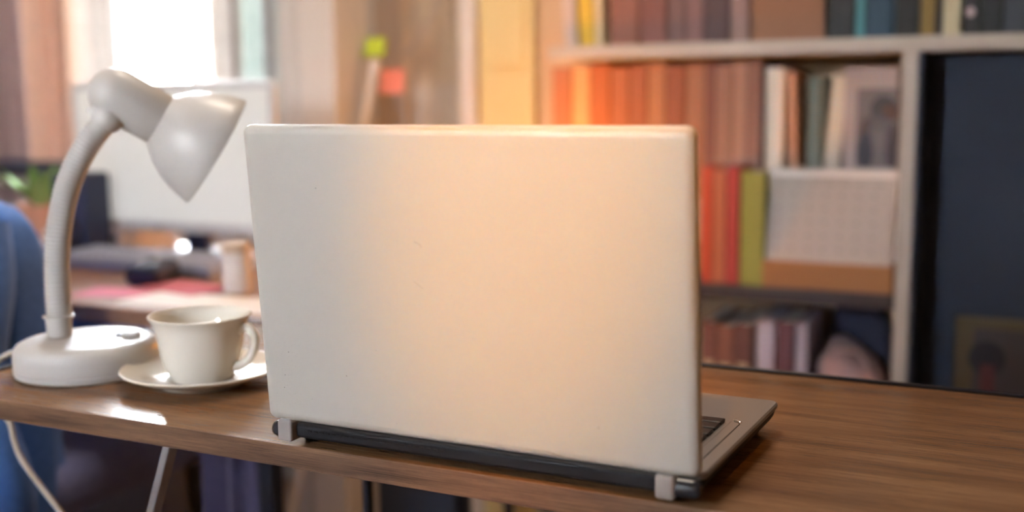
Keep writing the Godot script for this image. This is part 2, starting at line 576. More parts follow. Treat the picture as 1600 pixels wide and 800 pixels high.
func build_window() -> void:
	var w := thing("window_1", "bright window with white frame behind the monitor", "window", Vector3(-1.49, 0.82, WALL - 0.07))
	w.set_meta("kind", "structure")
	var x0 := -0.67; var x1 := 0.345; var h := 1.43
	box("frame", Vector3(x0 + 0.02, h / 2, 0), Vector3(0.04, h, 0.06), M.white_paint, w, 0.004)
	box("frame", Vector3(x1 - 0.02, h / 2, 0), Vector3(0.04, h, 0.06), M.white_paint, w, 0.004)
	box("frame", Vector3((x0 + x1) / 2, 0.02, 0), Vector3(x1 - x0 - 0.08, 0.04, 0.06), M.white_paint, w, 0.004)
	box("frame", Vector3((x0 + x1) / 2, h - 0.02, 0), Vector3(x1 - x0 - 0.08, 0.04, 0.06), M.white_paint, w, 0.004)
	var mx := on_z(312, 60, WALL - 0.07).x - w.position.x
	box("mullion", Vector3(mx, h / 2, 0), Vector3(0.03, h - 0.08, 0.05), M.white_paint, w, 0.004)
	span("pane", Vector3(x0 + 0.04, 0.04, -0.003), Vector3(mx - 0.015, h - 0.04, 0.003), M.glass, w, 0.0005)
	span("pane", Vector3(mx + 0.015, 0.04, -0.003), Vector3(x1 - 0.04, h - 0.04, 0.003), M.glass, w, 0.0005)
	box("sill", Vector3((x0 + x1) / 2, -0.012, 0.08), Vector3(x1 - x0, 0.024, 0.14), M.white_paint, w, 0.004)
	# curtains
	var zc := WALL + 0.06
	var xs := func(px: float) -> float: return on_z(px, 60, zc).x
	var cur := thing("curtain", "peach and mauve curtain with a dark band beside the window", "curtain", Vector3(xs.call(40), 0, zc))
	part("drape", MB.new().cloth(xs.call(50) - cur.position.x, xs.call(122) - cur.position.x, 0.02, 2.3, 0.01, 0.022, 2.2, 0.4), M.curtain_peach, cur)
	part("mauve_drape", MB.new().cloth(xs.call(-80) - cur.position.x, xs.call(55) - cur.position.x, 0.02, 2.3, -0.01, 0.022, 4.5, 1.4), M.curtain_mauve, cur)
	var y0 := on_z(40, 277, zc + 0.05).y; var y1 := on_z(40, 252, zc + 0.05).y
	part("tie_band", MB.new().rbox(Vector3.ZERO, Vector3(xs.call(101) - xs.call(-80), y1 - y0, 0.13), 0.01, 2), M.navy_plastic, cur, Vector3((xs.call(101) + xs.call(-80)) / 2 - cur.position.x, (y0 + y1) / 2, 0.0))
	var s1 := thing("sheer_curtain", "white sheer curtain hanging next to the peach curtain", "curtain", Vector3(xs.call(135), 0, zc - 0.045))
	part("drape", MB.new().cloth(xs.call(98) - s1.position.x, xs.call(166) - s1.position.x, 0.1, 2.3, 0, 0.014, 3.0, 1.2, 0.001), M.sheer_white, s1)
	var s2 := thing("sheer_curtain", "white sheer curtain with narrow folds beside the pillar", "curtain", Vector3(xs.call(335), 0, zc - 0.045))
	part("drape", MB.new().cloth(xs.call(310) - s2.position.x, xs.call(346) - s2.position.x, 0.1, 2.3, 0, 0.012, 2.0, 0.2, 0.001), M.sheer_white, s2)
	var s3 := thing("sheer_curtain", "mint green sheer curtain between white sheer and pillar", "curtain", Vector3(xs.call(390), 0, zc - 0.045))
	part("drape", MB.new().cloth(xs.call(356) - s3.position.x, xs.call(396) - s3.position.x, 0.1, 2.3, 0, 0.012, 1.6, 2.0, 0.001), M.sheer_mint, s3)
	part("grey_drape", MB.new().cloth(xs.call(396) - s3.position.x, xs.call(409) - s3.position.x, 0.1, 2.3, 0, 0.008, 1.0, 0.6, 0.001), M.sheer_grey, s3)
	part("grey_drape", MB.new().cloth(xs.call(345) - s3.position.x, xs.call(358) - s3.position.x, 0.1, 2.3, 0, 0.008, 1.0, 0.6, 0.001), M.sheer_grey, s3)
	part("drape", MB.new().cloth(xs.call(408) - s3.position.x, xs.call(432) - s3.position.x, 0.1, 2.3, 0, 0.01, 1.2, 0.0, 0.001), M.sheer_mint, s3)
	var rod := thing("curtain_rod", "slim metal curtain rod over the window", "curtain rod", Vector3(-1.6, 2.32, zc))
	part("rod", MB.new().tube([Vector3(-0.65, 0, 0), Vector3(0.5, 0, 0)], 0.01), M.aluminium, rod)
	for x in [-0.55, 0.42]:
		part("bracket", MB.new().rbox(Vector3.ZERO, Vector3(0.015, 0.015, 0.07), 0.002), M.aluminium, rod, Vector3(x, 0, -0.03))

func build_door() -> void:
	var d := thing("door_1", "white framed glazed door with sticky notes on it", "door", Vector3(-0.8, 0, WALL - 0.03))
	d.set_meta("kind", "structure")
	var lx := func(px: float) -> float: return on_z(px, 100, WALL - 0.01).x - d.position.x
	box("stile", Vector3(lx.call(732), 1.1, 0), Vector3(lx.call(745) - lx.call(719), 2.2, 0.06), M.white_paint, d, 0.006, 2)
	box("stile", Vector3(lx.call(553), 1.1, -0.01), Vector3(lx.call(567) - lx.call(540), 2.2, 0.05), M.white_paint, d, 0.004)
	var xa: float = lx.call(567); var xb: float = lx.call(719)
	box("rail", Vector3((xa + xb) / 2, 2.15, -0.01), Vector3(xb - xa, 0.1, 0.05), M.white_paint, d, 0.004)
	box("rail", Vector3((xa + xb) / 2, 0.27, -0.01), Vector3(xb - xa, 0.54, 0.04), M.dark_panel, d, 0.004)
	span("pane", Vector3(xa, 0.54, -0.003), Vector3(xb, 2.1, 0.003), M.glass, d, 0.0005)
	var l := thing("door_2", "cream door leaf between white stile and bookshelf", "door", Vector3(on_z(788, 100, WALL).x, 0, WALL - 0.03))
	l.set_meta("kind", "structure")
	var wx := on_z(831, 100, WALL).x - on_z(745, 100, WALL).x
	box("leaf", Vector3(0, 1.1, 0), Vector3(wx, 2.2, 0.045), M.cream_paint, l, 0.004)
	box("leaf_panel", Vector3(0.004, 1.55, 0.024), Vector3(wx * 0.62, 0.95, 0.012), M.cream_paint, l, 0.005, 2)
	box("leaf_panel", Vector3(0.004, 0.5, 0.024), Vector3(wx * 0.62, 0.75, 0.012), M.cream_paint, l, 0.005, 2)
	# behind the glass
	var zc := -1.8
	var bx := func(px: float) -> float: return on_z(px, 100, zc).x
	var cu := thing("closet_curtain", "brown curtain hanging behind the glazed door", "curtain", Vector3(bx.call(640), 0, zc))
	part("drape", MB.new().cloth(bx.call(560) - cu.position.x, bx.call(742) - cu.position.x, 0.05, 2.2, 0, 0.02, 3.5, 0.7), M.curtain_brown, cu)
	var p0 := on_z(569, 195, -1.44); var p1 := on_z(588, 92, -1.463)
	var dirp := (p1 - p0).normalized()
	var pole := thing("slanted_strip", "pale slim strip slanting in front of the glazed door", "pole", p0 - dirp * ((p0.y - 0.002) / dirp.y))  # slim pale tube slanting in front of the glass
	var len_ := (p1 - pole.position).length() - 0.032
	part("shaft", MB.new().tube([Vector3(0, 0.01, 0), dirp * len_], 0.0095), M.white_paint, pole)
	part("end_cap", MB.new().tube([dirp * len_, dirp * (len_ + 0.03)], 0.0105), M.white_plastic, pole)
	var hp := thing("coat_hanger", "curved pale hanger on the brown curtain behind glass", "hanger", on_z(655, 45, -1.72))
	var arc := []
	for k in 13:
		var s := float(k) / 12
		arc.append(on_z(lerpf(632, 690, s), 85 - 95 * pow(s, 1.4), -1.72) - hp.position)
	part("arm", MB.new().tube(arc, 0.008), M.cream_plastic, hp)
	# sticky notes
	for s in [[555, 58, 602, 89, "note_green", "lime green sticky note on the glazed door"], [596, 108, 632, 146, "note_pink", "salmon pink sticky note on the glazed door"]]:
		var q0 := on_z(s[0], s[3], WALL - 0.024); var q1 := on_z(s[2], s[1], WALL - 0.024)
		var nt := thing("sticky_note", s[5], "sticky note", (q0 + q1) / 2, 0, "sticky notes on glass")
		var w := q1.x - q0.x; var h := q1.y - q0.y
		var mb := MB.new()
		for k in 6:   # the free end curls off the glass
			var v0 := float(k) / 6; var v1 := float(k + 1) / 6
			var z0 := 0.010 * v0 * v0; var z1 := 0.010 * v1 * v1
			for o: float in [0.0, 0.0006]:
				var nn := Vector3(0, 0, 1) if o > 0 else Vector3(0, 0, -1)
				mb.quad(Vector3(-w / 2, h / 2 - h * v0, z0 + o), Vector3(w / 2, h / 2 - h * v0, z0 + o), Vector3(w / 2, h / 2 - h * v1, z1 + o), Vector3(-w / 2, h / 2 - h * v1, z1 + o), nn, nn, nn, nn)
		part("sheet", mb, M[s[4]], nt)

func build_table() -> void:
	var t := thing("folding_table", "narrow brown wood table carrying the laptop and lamp", "table", Vector3(0.15, 0, -0.2))
	var o := t.position
	span("tabletop", Vector3(-0.40, TOP - 0.0185, -0.3885) - o, Vector3(0.72, TOP, -0.0107) - o, M.walnut, t, 0.0008)
	span("shaded_edge_band", Vector3(-0.40, TOP - 0.0185, -0.0107) - o, Vector3(0.72, TOP - 0.0003, -0.0099) - o, M.walnut_shaded, t, 0.0003)  # edge banding, darkened because the fill light overbrightens this face
	span("rear_rim", Vector3(-0.404, TOP - 0.0185, -0.3935) - o, Vector3(0.72, TOP + 0.0032, -0.3885) - o, M.black_rim, t, 0.0015)
	span("end_rim", Vector3(-0.404, TOP - 0.0185, -0.3885) - o, Vector3(-0.40, TOP + 0.0032, -0.0107) - o, M.black_rim, t, 0.0015)
	var f0 := on_z(271, 680, -0.05)
	var f1 := on_z(240, 800, -0.05)
	f0 = f1 + (f0 - f1) * ((TOP - 0.019 - f1.y) / (f0.y - f1.y))
	var foot := f1 + (f1 - f0) * ((f1.y - 0.012) / (f0.y - f1.y))
	leg(t, f0 - o, foot - o, M.leg_metal)
	leg(t, Vector3(-0.145, TOP - 0.019, -0.345) - o, Vector3(-0.145, 0.012, -0.345) - o, M.leg_dark)
	leg(t, Vector3(0.60, TOP - 0.019, -0.05) - o, Vector3(0.68, 0.012, -0.05) - o, M.leg_metal)
	leg(t, Vector3(0.60, TOP - 0.019, -0.345) - o, Vector3(0.60, 0.012, -0.345) - o, M.leg_dark)
	span("rail", Vector3(-0.15, TOP - 0.034, -0.345) - o, Vector3(-0.14, TOP - 0.019, -0.05) - o, M.leg_dark, t)
	span("rail", Vector3(0.595, TOP - 0.034, -0.345) - o, Vector3(0.605, TOP - 0.019, -0.05) - o, M.leg_dark, t)
func leg(t: Node3D, a: Vector3, b: Vector3, m: Material) -> void:
	var g := part("leg", MB.new().rbox(Vector3.ZERO, Vector3(0.0075, (b - a).length(), 0.012), 0.0012), m, t, (a + b) / 2)
	var up := (a - b).normalized()
	var z := Vector3(1, 0, 0).cross(up).normalized()
	g.basis = Basis(up.cross(z), up, z)
	part("rubber_foot", MB.new().rbox(Vector3(0, 0.004, 0), Vector3(0.018, 0.02, 0.02), 0.003), M.rubber, g, Vector3(0, -(b - a).length() / 2, 0))

func build_laptop() -> void:
	var W := 0.34; var H := 0.2235
	var lt := thing("laptop", "open silver laptop seen from behind on the wooden table", "laptop", Vector3(0.17, TOP, -0.11))
	var o := lt.position
	# lid: marks on the paint (specks, hairs) as print
	var im := Image.create(1024, 672, false, Image.FORMAT_RGB8)
	im.fill(Color("c4c0b9"))
	var rng := RandomNumberGenerator.new()
	rng.seed = 5
	for s in [[187, 132, 2], [228, 545, 2], [60, 560, 2], [55, 590, 2], [75, 505, 2], [70, 560, 1], [820, 590, 2], [505, 345, 1], [310, 480, 1], [640, 200, 1], [905, 620, 1], [130, 610, 1], [350, 640, 1]]:
		im.fill_rect(Rect2i(s[0], s[1], s[2], s[2]), Color("6b6660"))
	for k in 18:
		var q := 424.0 + k
		im.set_pixel(int(q), int(238 + 0.035 * k * k), Color("968d80"))
		im.set_pixel(int(q - 6 + k * 0.2), int(322 + k * 0.8), Color("a0988c"))
	for k in 60:
		im.set_pixel(int(30 + rng.randf() * 70), int(480 + rng.randf() * 150), Color("a8a49c"))
	M.lid_silver.albedo_texture = ImageTexture.create_from_image(im)
	var tilt := deg_to_rad(4.79)
	var lid := part("lid", MB.new().rrect(W, H, 0.0065, [[0.0062, 0.0], [0.0036, -0.0004], [0.0018, -0.0013], [0.0006, -0.0028], [0.0, -0.0046], [0.0, -0.0050], [0.0006, -0.0052], [0.0006, -0.0056], [0.0, -0.0058], [0.0, -0.0074], [0.0007, -0.0082]]), M.lid_silver, lt, Vector3(0, TOP + 0.022, 0) - o, Vector3(tilt, 0, 0))
	part("bezel", MB.new().rrect(W - 0.004, H - 0.004, 0.0055, [[0, -0.0081], [0, -0.0086]]), M.shell_black, lid, Vector3(0.002, 0.002, 0))
	part("display", MB.new().rrect(W - 0.03, H - 0.04, 0.002, [[0, -0.0085], [0, -0.0089]]), M.screen_glass, lid, Vector3(0.015, 0.024, 0))
	# base: pale top case over a black lower shell
	var D := 0.2115
	var turn := Vector3(-PI / 2, 0, 0)      # XY outline laid flat: y runs away from the viewer
	part("top_case", MB.new().rrect(W, D - 0.014, 0.008, [[0.0012, 0.0], [0.0, -0.0012], [0.0002, -0.0035], [0.0014, -0.0055]]), M.deck_silver, lt, Vector3(0, TOP + 0.0222, -0.014) - o, turn)
	part("lower_shell", MB.new().rrect(W - 0.003, D - 0.018, 0.008, [[0.0, 0.0], [0.001, -0.004], [0.004, -0.0085], [0.009, -0.0115]]), M.shell_black, lt, Vector3(0.0015, TOP + 0.0167, -0.016) - o, turn)
	part("hinge_bar", MB.new().rbox(Vector3.ZERO, Vector3(W - 0.036, 0.0115, 0.012), 0.003, 2), M.shell_black, lt, Vector3(W / 2, TOP + 0.0125, -0.0150) - o)
	for k in 22:
		part("vent_slot", MB.new().rbox(Vector3.ZERO, Vector3(0.0035, 0.0012, 0.0008), 0.0002), M.rubber, lt, Vector3(0.032 + k * 0.0055, TOP + 0.0135, -0.0088) - o)
	for s in [[-0.002, 0.0150, 0.0125], [0.3385, 0.3135, 0.3160]]:
		var e: float = s[0]; var i: float = s[1]
		var dx := signf(i - e)
		part("hinge_barrel", MB.new().tube([Vector3(e, 0, 0), Vector3(e + dx * 0.0015, 0, 0), Vector3(e + dx * 0.005, 0, 0), Vector3(i, 0, 0)], [0.0035, 0.0056, 0.0065, 0.0065], 24), M.barrel_black, lt, Vector3(0, TOP + 0.0122, -0.0105) - o)
		part("hinge_collar", MB.new().rbox(Vector3.ZERO, Vector3(0.0134, 0.0172, 0.0152), 0.0028, 3), M.collar_silver, lt, Vector3(s[2], TOP + 0.0131, -0.0102) - o)
	# keyboard in a shallow well
	span("keyboard_tray", Vector3(0.0185, TOP + 0.0205, -0.140) - o, Vector3(0.3215, TOP + 0.0224, -0.026) - o, M.deck_silver, lt, 0.0004)
	var rows := [[-0.036, 0.0095, 16], [-0.0515, 0.0140, 15], [-0.0675, 0.0140, 15], [-0.0835, 0.0140, 14], [-0.0995, 0.0140, 13], [-0.1160, 0.0140, 12], [-0.1305, 0.0120, 10]]
	for rw in rows:
		var cnt: int = rw[2]
		var pitch := 0.298 / cnt
		var km := MB.new().rbox(Vector3.ZERO, Vector3(pitch - 0.0022, 0.0026, rw[1]), 0.0008, 2).mesh()
		for k in cnt:
			var kw: float = 0.0206 + pitch * (k + 0.5)
			part("key", km, M.key_black, lt, Vector3(kw, TOP + 0.0235, rw[0]) - o)
	# seam round the keyboard panel and a chrome arc added to make the glint beside it
	part("panel_seam", MB.new().tube([Vector3(0.3290, 0, -0.03), Vector3(0.3290, 0, -0.1335), Vector3(0.3275, 0, -0.1375), Vector3(0.3235, 0, -0.139)], 0.0004, 6), M.shell_black, lt, Vector3(0, TOP + 0.0222, 0) - o)
	part("glint_arc", MB.new().tube([Vector3(0.3225, 0, -0.1425), Vector3(0.3262, 0, -0.1415), Vector3(0.3285, 0, -0.139), Vector3(0.3292, 0, -0.136)], 0.0007, 8), M.chrome, lt, Vector3(0, TOP + 0.0222, 0) - o)
	part("touchpad", MB.new().rrect(0.09, 0.045, 0.003, [[0, 0.0], [0, -0.0006]]), M.collar_silver, lt, Vector3(0.115, TOP + 0.0224, -0.153) - o, turn)
	for f in [[0.02, -0.03], [0.32, -0.03], [0.02, -0.190], [0.322, -0.190]]:
		part("rubber_foot", MB.new().lathe([Vector2(0, 0), Vector2(0.006, 0), Vector2(0.007, 0.001), Vector2(0.007, 0.006), Vector2(0, 0.006)], 20), M.rubber, lt, Vector3(f[0], TOP, f[1]) - o)

func build_lamp() -> void:
	var base := Vector3(-0.3208, TOP, -0.1248)
	var l := thing("desk_lamp", "white gooseneck desk lamp with flared shade on round base", "lamp", base)
	part("base", MB.new().lathe([Vector2(0, 0), Vector2(0.0645, 0), Vector2(0.0672, 0.0012), Vector2(0.0684, 0.004), Vector2(0.0684, 0.0065), Vector2(0.0678, 0.0072), Vector2(0.0686, 0.0080), Vector2(0.0687, 0.020), Vector2(0.0676, 0.0255), Vector2(0.0645, 0.0297), Vector2(0.0595, 0.0322), Vector2(0.053, 0.0333), Vector2(0.03, 0.0340), Vector2(0, 0.0342)], 96), M.lamp_white, l)
	# switch and pressed mark on the base
	var sw := on_y(205, 522, TOP + 0.036) - base
	part("switch", MB.new().lathe([Vector2(0.0095, 0), Vector2(0.0095, 0.0035), Vector2(0.008, 0.0048), Vector2(0, 0.0052)], 28), M.lamp_white, l, Vector3(sw.x, 0.0336, sw.z))
	part("switch_plate", MB.new().rbox(Vector3.ZERO, Vector3(0.030, 0.0018, 0.012), 0.0008), M.lamp_white, l, Vector3(sw.x - 0.018, 0.0342, sw.z - 0.004), Vector3(0, 0.5, 0))
	part("screw_cap", MB.new().lathe([Vector2(0.004, 0), Vector2(0.004, 0.0015), Vector2(0, 0.002)], 16), M.leg_dark, l, Vector3(sw.x - 0.012, 0.0345, sw.z + 0.003))
	# gooseneck
	var dpt := 1.1352
	var pts := [[93.5, 529], [94, 512], [93.5, 497], [91, 470], [89.5, 440], [89, 405], [91, 370], [96.5, 330], [105, 295], [117, 262], [131, 235], [147, 211], [160, 195], [172, 180]]
	var cv := Curve3D.new()
	for i in pts.size():
		cv.add_point(at_depth(pts[i][0], pts[i][1], dpt) - base)
	for i in range(1, pts.size() - 1):
		var tn := (cv.get_point_position(i + 1) - cv.get_point_position(i - 1)) / 6.0
		cv.set_point_in(i, -tn)
		cv.set_point_out(i, tn)
	var len_ := cv.get_baked_length()
	var path := []
	var rad := []
	var step := 0.00062
	var n := int(len_ / step)
	var c0 := 0.019
	for i in n + 1:
		var s := len_ * i / n
		if s < c0: continue
		path.append(cv.sample_baked(s, true))
		var k := absf(sin(PI * (s - c0) / 0.0041))
		rad.append(0.0104 + 0.0022 * sqrt(k))
	part("gooseneck", MB.new().tube(path, rad, 28), M.lamp_white, l)
	var sp := at_depth(93.5, 529, dpt) - base
	part("stem_socket", MB.new().lathe([Vector2(0.0118, 0), Vector2(0.0122, 0.012), Vector2(0.0126, 0.020), Vector2(0.0146, 0.0205), Vector2(0.0146, 0.0225), Vector2(0.0105, 0.023)], 32), M.lamp_white, l, Vector3(sp.x, 0.0325, sp.z))
	# head, its axis square to the line of sight
	var px := dpt / F
	var a := at_depth(160, 136, dpt) - base
	var view := ray(250, 185).normalized()
	var ax := R * 0.871 - U * 0.492
	ax = (ax - view * (ax.dot(view) - 0.03)).normalized()
	var side := view.cross(ax).normalized()
	var head := part("socket_cover", MB.new().lathe([Vector2(0.0, -19.5), Vector2(8, -18.6), Vector2(18, -15.5), Vector2(28, -9), Vector2(35.5, -1), Vector2(40, 9), Vector2(42, 20), Vector2(42.6, 40), Vector2(42, 98), Vector2(40.5, 101), Vector2(38, 101)].map(func(v): return v * px), 64), M.lamp_white, l)
	head.transform = Transform3D(Basis(side, ax, side.cross(ax)), a)
	var prof := [Vector2(39, 97), Vector2(42.6, 98.5), Vector2(46, 102), Vector2(54, 110), Vector2(66, 123), Vector2(77, 141), Vector2(86, 161), Vector2(92, 181), Vector2(95.5, 197), Vector2(95, 198), Vector2(93.8, 197), Vector2(90, 181), Vector2(84, 161), Vector2(75, 142), Vector2(64, 125), Vector2(52, 112), Vector2(40, 103), Vector2(36, 99)]
	var shade := part("shade", MB.new().lathe(prof.map(func(v): return v * px), 80), M.lamp_white, l)
	shade.transform = head.transform
	var bulb := part("bulb", MB.new().lathe([Vector2(0, 158), Vector2(14, 155), Vector2(24, 146), Vector2(28, 134), Vector2(25, 120), Vector2(16, 108), Vector2(14, 96), Vector2(0, 96)].map(func(v): return v * px), 32), M.china, l)
	bulb.transform = head.transform
	# elbow between gooseneck and head
	var e0 := at_depth(160, 197, dpt) - base
	var e1 := at_depth(178, 168, dpt) - base
	part("elbow", MB.new().tube([e0, e0.lerp(e1, 0.2), e0.lerp(e1, 0.55), e1], [0.0128, 0.0150, 0.0158, 0.0150], 32), M.lamp_white, l)
	part("elbow_lip", MB.new().tube([e0.lerp(e1, 0.42), e0.lerp(e1, 0.62)], 0.0185, 32), M.lamp_white, l)
	var kb := at_depth(147, 174, dpt) - base
	part("tilt_knob", MB.new().tube([kb, kb + (FW * -0.010)], 0.0035, 16), M.lamp_white, l)
	# cord: out of the base, over the end of the table, then down below it
	var cg := on_y(40, 552, TOP + 0.0155)
	part("cord_grommet", MB.new().tube([cg - base, cg - base + Vector3(-0.0075, 0, 0.0)], 0.0048, 16), M.cord_white, l)
	var cp := [cg + Vector3(-0.004, 0, 0), at_depth(24, 551, 1.165), at_depth(8, 556, 1.165), at_depth(-8, 570, 1.165), at_depth(-18, 600, 1.165), at_depth(-14, 630, 1.165), at_depth(0, 645, 1.165) , at_depth(15, 660, 1.165), at_depth(22, 688, 1.165), at_depth(33, 716, 1.165), at_depth(58, 752, 1.165), at_depth(97, 803, 1.165), at_depth(150, 880, 1.165), at_depth(190, 1000, 1.165)]
	var cc := Curve3D.new()
	for q in cp: cc.add_point(q - base)
	for i in range(1, cp.size() - 1):
		var tn: Vector3 = (cp[i + 1] - cp[i - 1]) / 6.0
		cc.set_point_in(i, -tn)
		cc.set_point_out(i, tn)
	var cpath := []
	for i in 140:
		cpath.append(cc.sample_baked(cc.get_baked_length() * i / 139.0, true))
	# lies on the floor in the end
	var last: Vector3 = cpath[-1]
	for i in range(1, 30):
		var s := float(i) / 29
		cpath.append(last + Vector3(0.10 * s, (-TOP + 0.004 - last.y) * (1 - pow(1 - s, 2.0)), -0.05 * s))
	part("cord", MB.new().tube(cpath, 0.0029, 10), M.cord_white, l)

func build_cup() -> void:
	var c := Vector3(-0.1852, TOP, -0.1356)
	var s := thing("saucer", "white china saucer under the coffee cup", "saucer", c)
	part("dish", MB.new().lathe([Vector2(0, 0.0025), Vector2(0.034, 0.0022), Vector2(0.037, 0.0), Vector2(0.041, 0.0), Vector2(0.0425, 0.0025), Vector2(0.058, 0.0068), Vector2(0.0725, 0.0128), Vector2(0.0742, 0.0141), Vector2(0.0746, 0.0152), Vector2(0.0738, 0.0160), Vector2(0.0722, 0.0156), Vector2(0.060, 0.0102), Vector2(0.045, 0.0066), Vector2(0.035, 0.0052), Vector2(0.031, 0.0052), Vector2(0.0298, 0.0044), Vector2(0, 0.0044)], 96), M.china, s)
	var k := thing("coffee_cup", "white china coffee cup with curved handle on saucer", "cup", c + Vector3(0, 0.0044, 0))
	part("bowl", MB.new().lathe([Vector2(0, 0.003), Vector2(0.024, 0.0025), Vector2(0.0255, 0.0), Vector2(0.0280, 0.0), Vector2(0.0292, 0.003), Vector2(0.0325, 0.0085), Vector2(0.0352, 0.016), Vector2(0.0374, 0.026), Vector2(0.0390, 0.036), Vector2(0.0408, 0.046), Vector2(0.0432, 0.053), Vector2(0.0462, 0.0578), Vector2(0.0474, 0.0592), Vector2(0.0474, 0.0604), Vector2(0.0464, 0.0610), Vector2(0.0448, 0.0600), Vector2(0.0416, 0.0550), Vector2(0.0388, 0.0480), Vector2(0.0368, 0.0360), Vector2(0.0345, 0.0220), Vector2(0.0310, 0.0110), Vector2(0.024, 0.0060), Vector2(0, 0.0052)], 96, 50), M.china, k)
	# handle in the plane square to the sight line
	var rr := Vector3(R.x, 0, R.z).rotated(Vector3.UP, -0.25).normalized()
	var pth := []
	for q in [[0.0385, 0.0480], [0.0450, 0.0500], [0.0500, 0.0490], [0.0545, 0.0440], [0.0555, 0.0370], [0.0535, 0.0290], [0.0495, 0.0215], [0.0440, 0.0160], [0.0375, 0.0130], [0.0325, 0.0125]]:
		pth.append(rr * q[0] + Vector3.UP * q[1])
	var cv := Curve3D.new()
	for q in pth: cv.add_point(q)
	for i in range(1, pth.size() - 1):
		var tn: Vector3 = (pth[i + 1] - pth[i - 1]) / 6.0
		cv.set_point_in(i, -tn)
		cv.set_point_out(i, tn)
	var path := []
	var rad := []
	for i in 41:
		path.append(cv.sample_baked(cv.get_baked_length() * i / 40.0, true))
		rad.append(0.0042 + 0.0012 * pow(absf(i / 20.0 - 1.0), 3.0))
	part("handle", MB.new().tube(path, rad, 16), M.china, k)

func build_second_desk() -> void:
	var d := thing("work_desk", "light brown wooden desk carrying the monitor and keyboard", "desk", Vector3(-0.8, 0, -0.82))
	var o := d.position
	var x0 := -1.6; var x1 := -0.425; var z0 := -1.12; var z1 := -0.515
	span("desktop", Vector3(x0, DESK2 - 0.025, z0) - o, Vector3(x1, DESK2, z1) - o, M.oak, d, 0.002)
	span("modesty_panel", Vector3(x0 + 0.03, 0.05, z0 + 0.02) - o, Vector3(-1.0, DESK2 - 0.025, z0 + 0.04) - o, M.desk_navy, d)
	mat("panel_grey", "86858c", 0.7)
	var gx := on_z(255, 740, z0 + 0.045).x
	span("grey_panel", Vector3(gx, 0.05, z0 + 0.04) - o, Vector3(on_z(330, 740, z0 + 0.045).x, DESK2 - 0.025, z0 + 0.05) - o, M.panel_grey, d)
	span("side_panel", Vector3(x0, 0, z0) - o, Vector3(x0 + 0.028, DESK2 - 0.025, z1 - 0.02) - o, M.desk_navy, d)
	span("leg", Vector3(x1 - 0.035, 0, z1 - 0.05) - o, Vector3(x1 - 0.01, DESK2 - 0.025, z1 - 0.025) - o, M.leg_dark, d)
	span("leg", Vector3(x1 - 0.035, 0, z0 + 0.01) - o, Vector3(x1 - 0.01, DESK2 - 0.025, z0 + 0.035) - o, M.leg_dark, d)
	span("apron", Vector3(x0 + 0.028, DESK2 - 0.085, z1 - 0.045) - o, Vector3(x1 - 0.035, DESK2 - 0.025, z1 - 0.03) - o, M.desk_navy, d)

func build_monitor() -> void:
	var z := -0.95
	var a := on_z(124, 365, z); var b := on_z(428, 127, z)
	var w := b.x - a.x; var h := on_z(280, 127, z).y - on_z(280, 364, z).y
	var y0 := on_z(280, 364, z).y
	var m := thing("computer_monitor", "white computer monitor with blank pale screen under the window", "monitor", Vector3((a.x + b.x) / 2, DESK2, z))
	part("case", MB.new().rrect(w, h, 0.012, [[0.03, -0.024], [0.004, -0.012], [0.0, -0.008], [0.0, -0.003], [0.002, 0.0]]), M.screen_white_case, m, Vector3(-w / 2, y0 - DESK2, 0))
	glow("monitor_screen", "c9cac6", 0.52)
	part("screen", MB.new().rrect(w - 0.03, h - 0.035, 0.002, [[0, 0.0], [0, 0.0012]]), M.monitor_screen, m, Vector3(-w / 2 + 0.015, y0 - DESK2 + 0.02, 0))
	part("stand_neck", MB.new().rbox(Vector3.ZERO, Vector3(0.05, y0 - DESK2 + 0.08, 0.018), 0.004, 2), M.navy_plastic, m, Vector3(0.02, (y0 - DESK2 + 0.08) / 2, -0.04), Vector3(0.12, 0, 0))
	part("stand_foot", MB.new().lathe([Vector2(0, 0), Vector2(0.065, 0), Vector2(0.068, 0.003), Vector2(0.066, 0.007), Vector2(0.03, 0.012), Vector2(0, 0.012)], 40), M.navy_plastic, m, Vector3(0.02, 0, -0.02))
	part("bezel_dot", MB.new().tube([Vector3.ZERO, Vector3(0, 0, 0.0015)], 0.003, 10), M.chrome, m, Vector3(on_z(250, 361, z).x - m.position.x, y0 - DESK2 + 0.008, 0))  # small chrome dot on the lower bezel

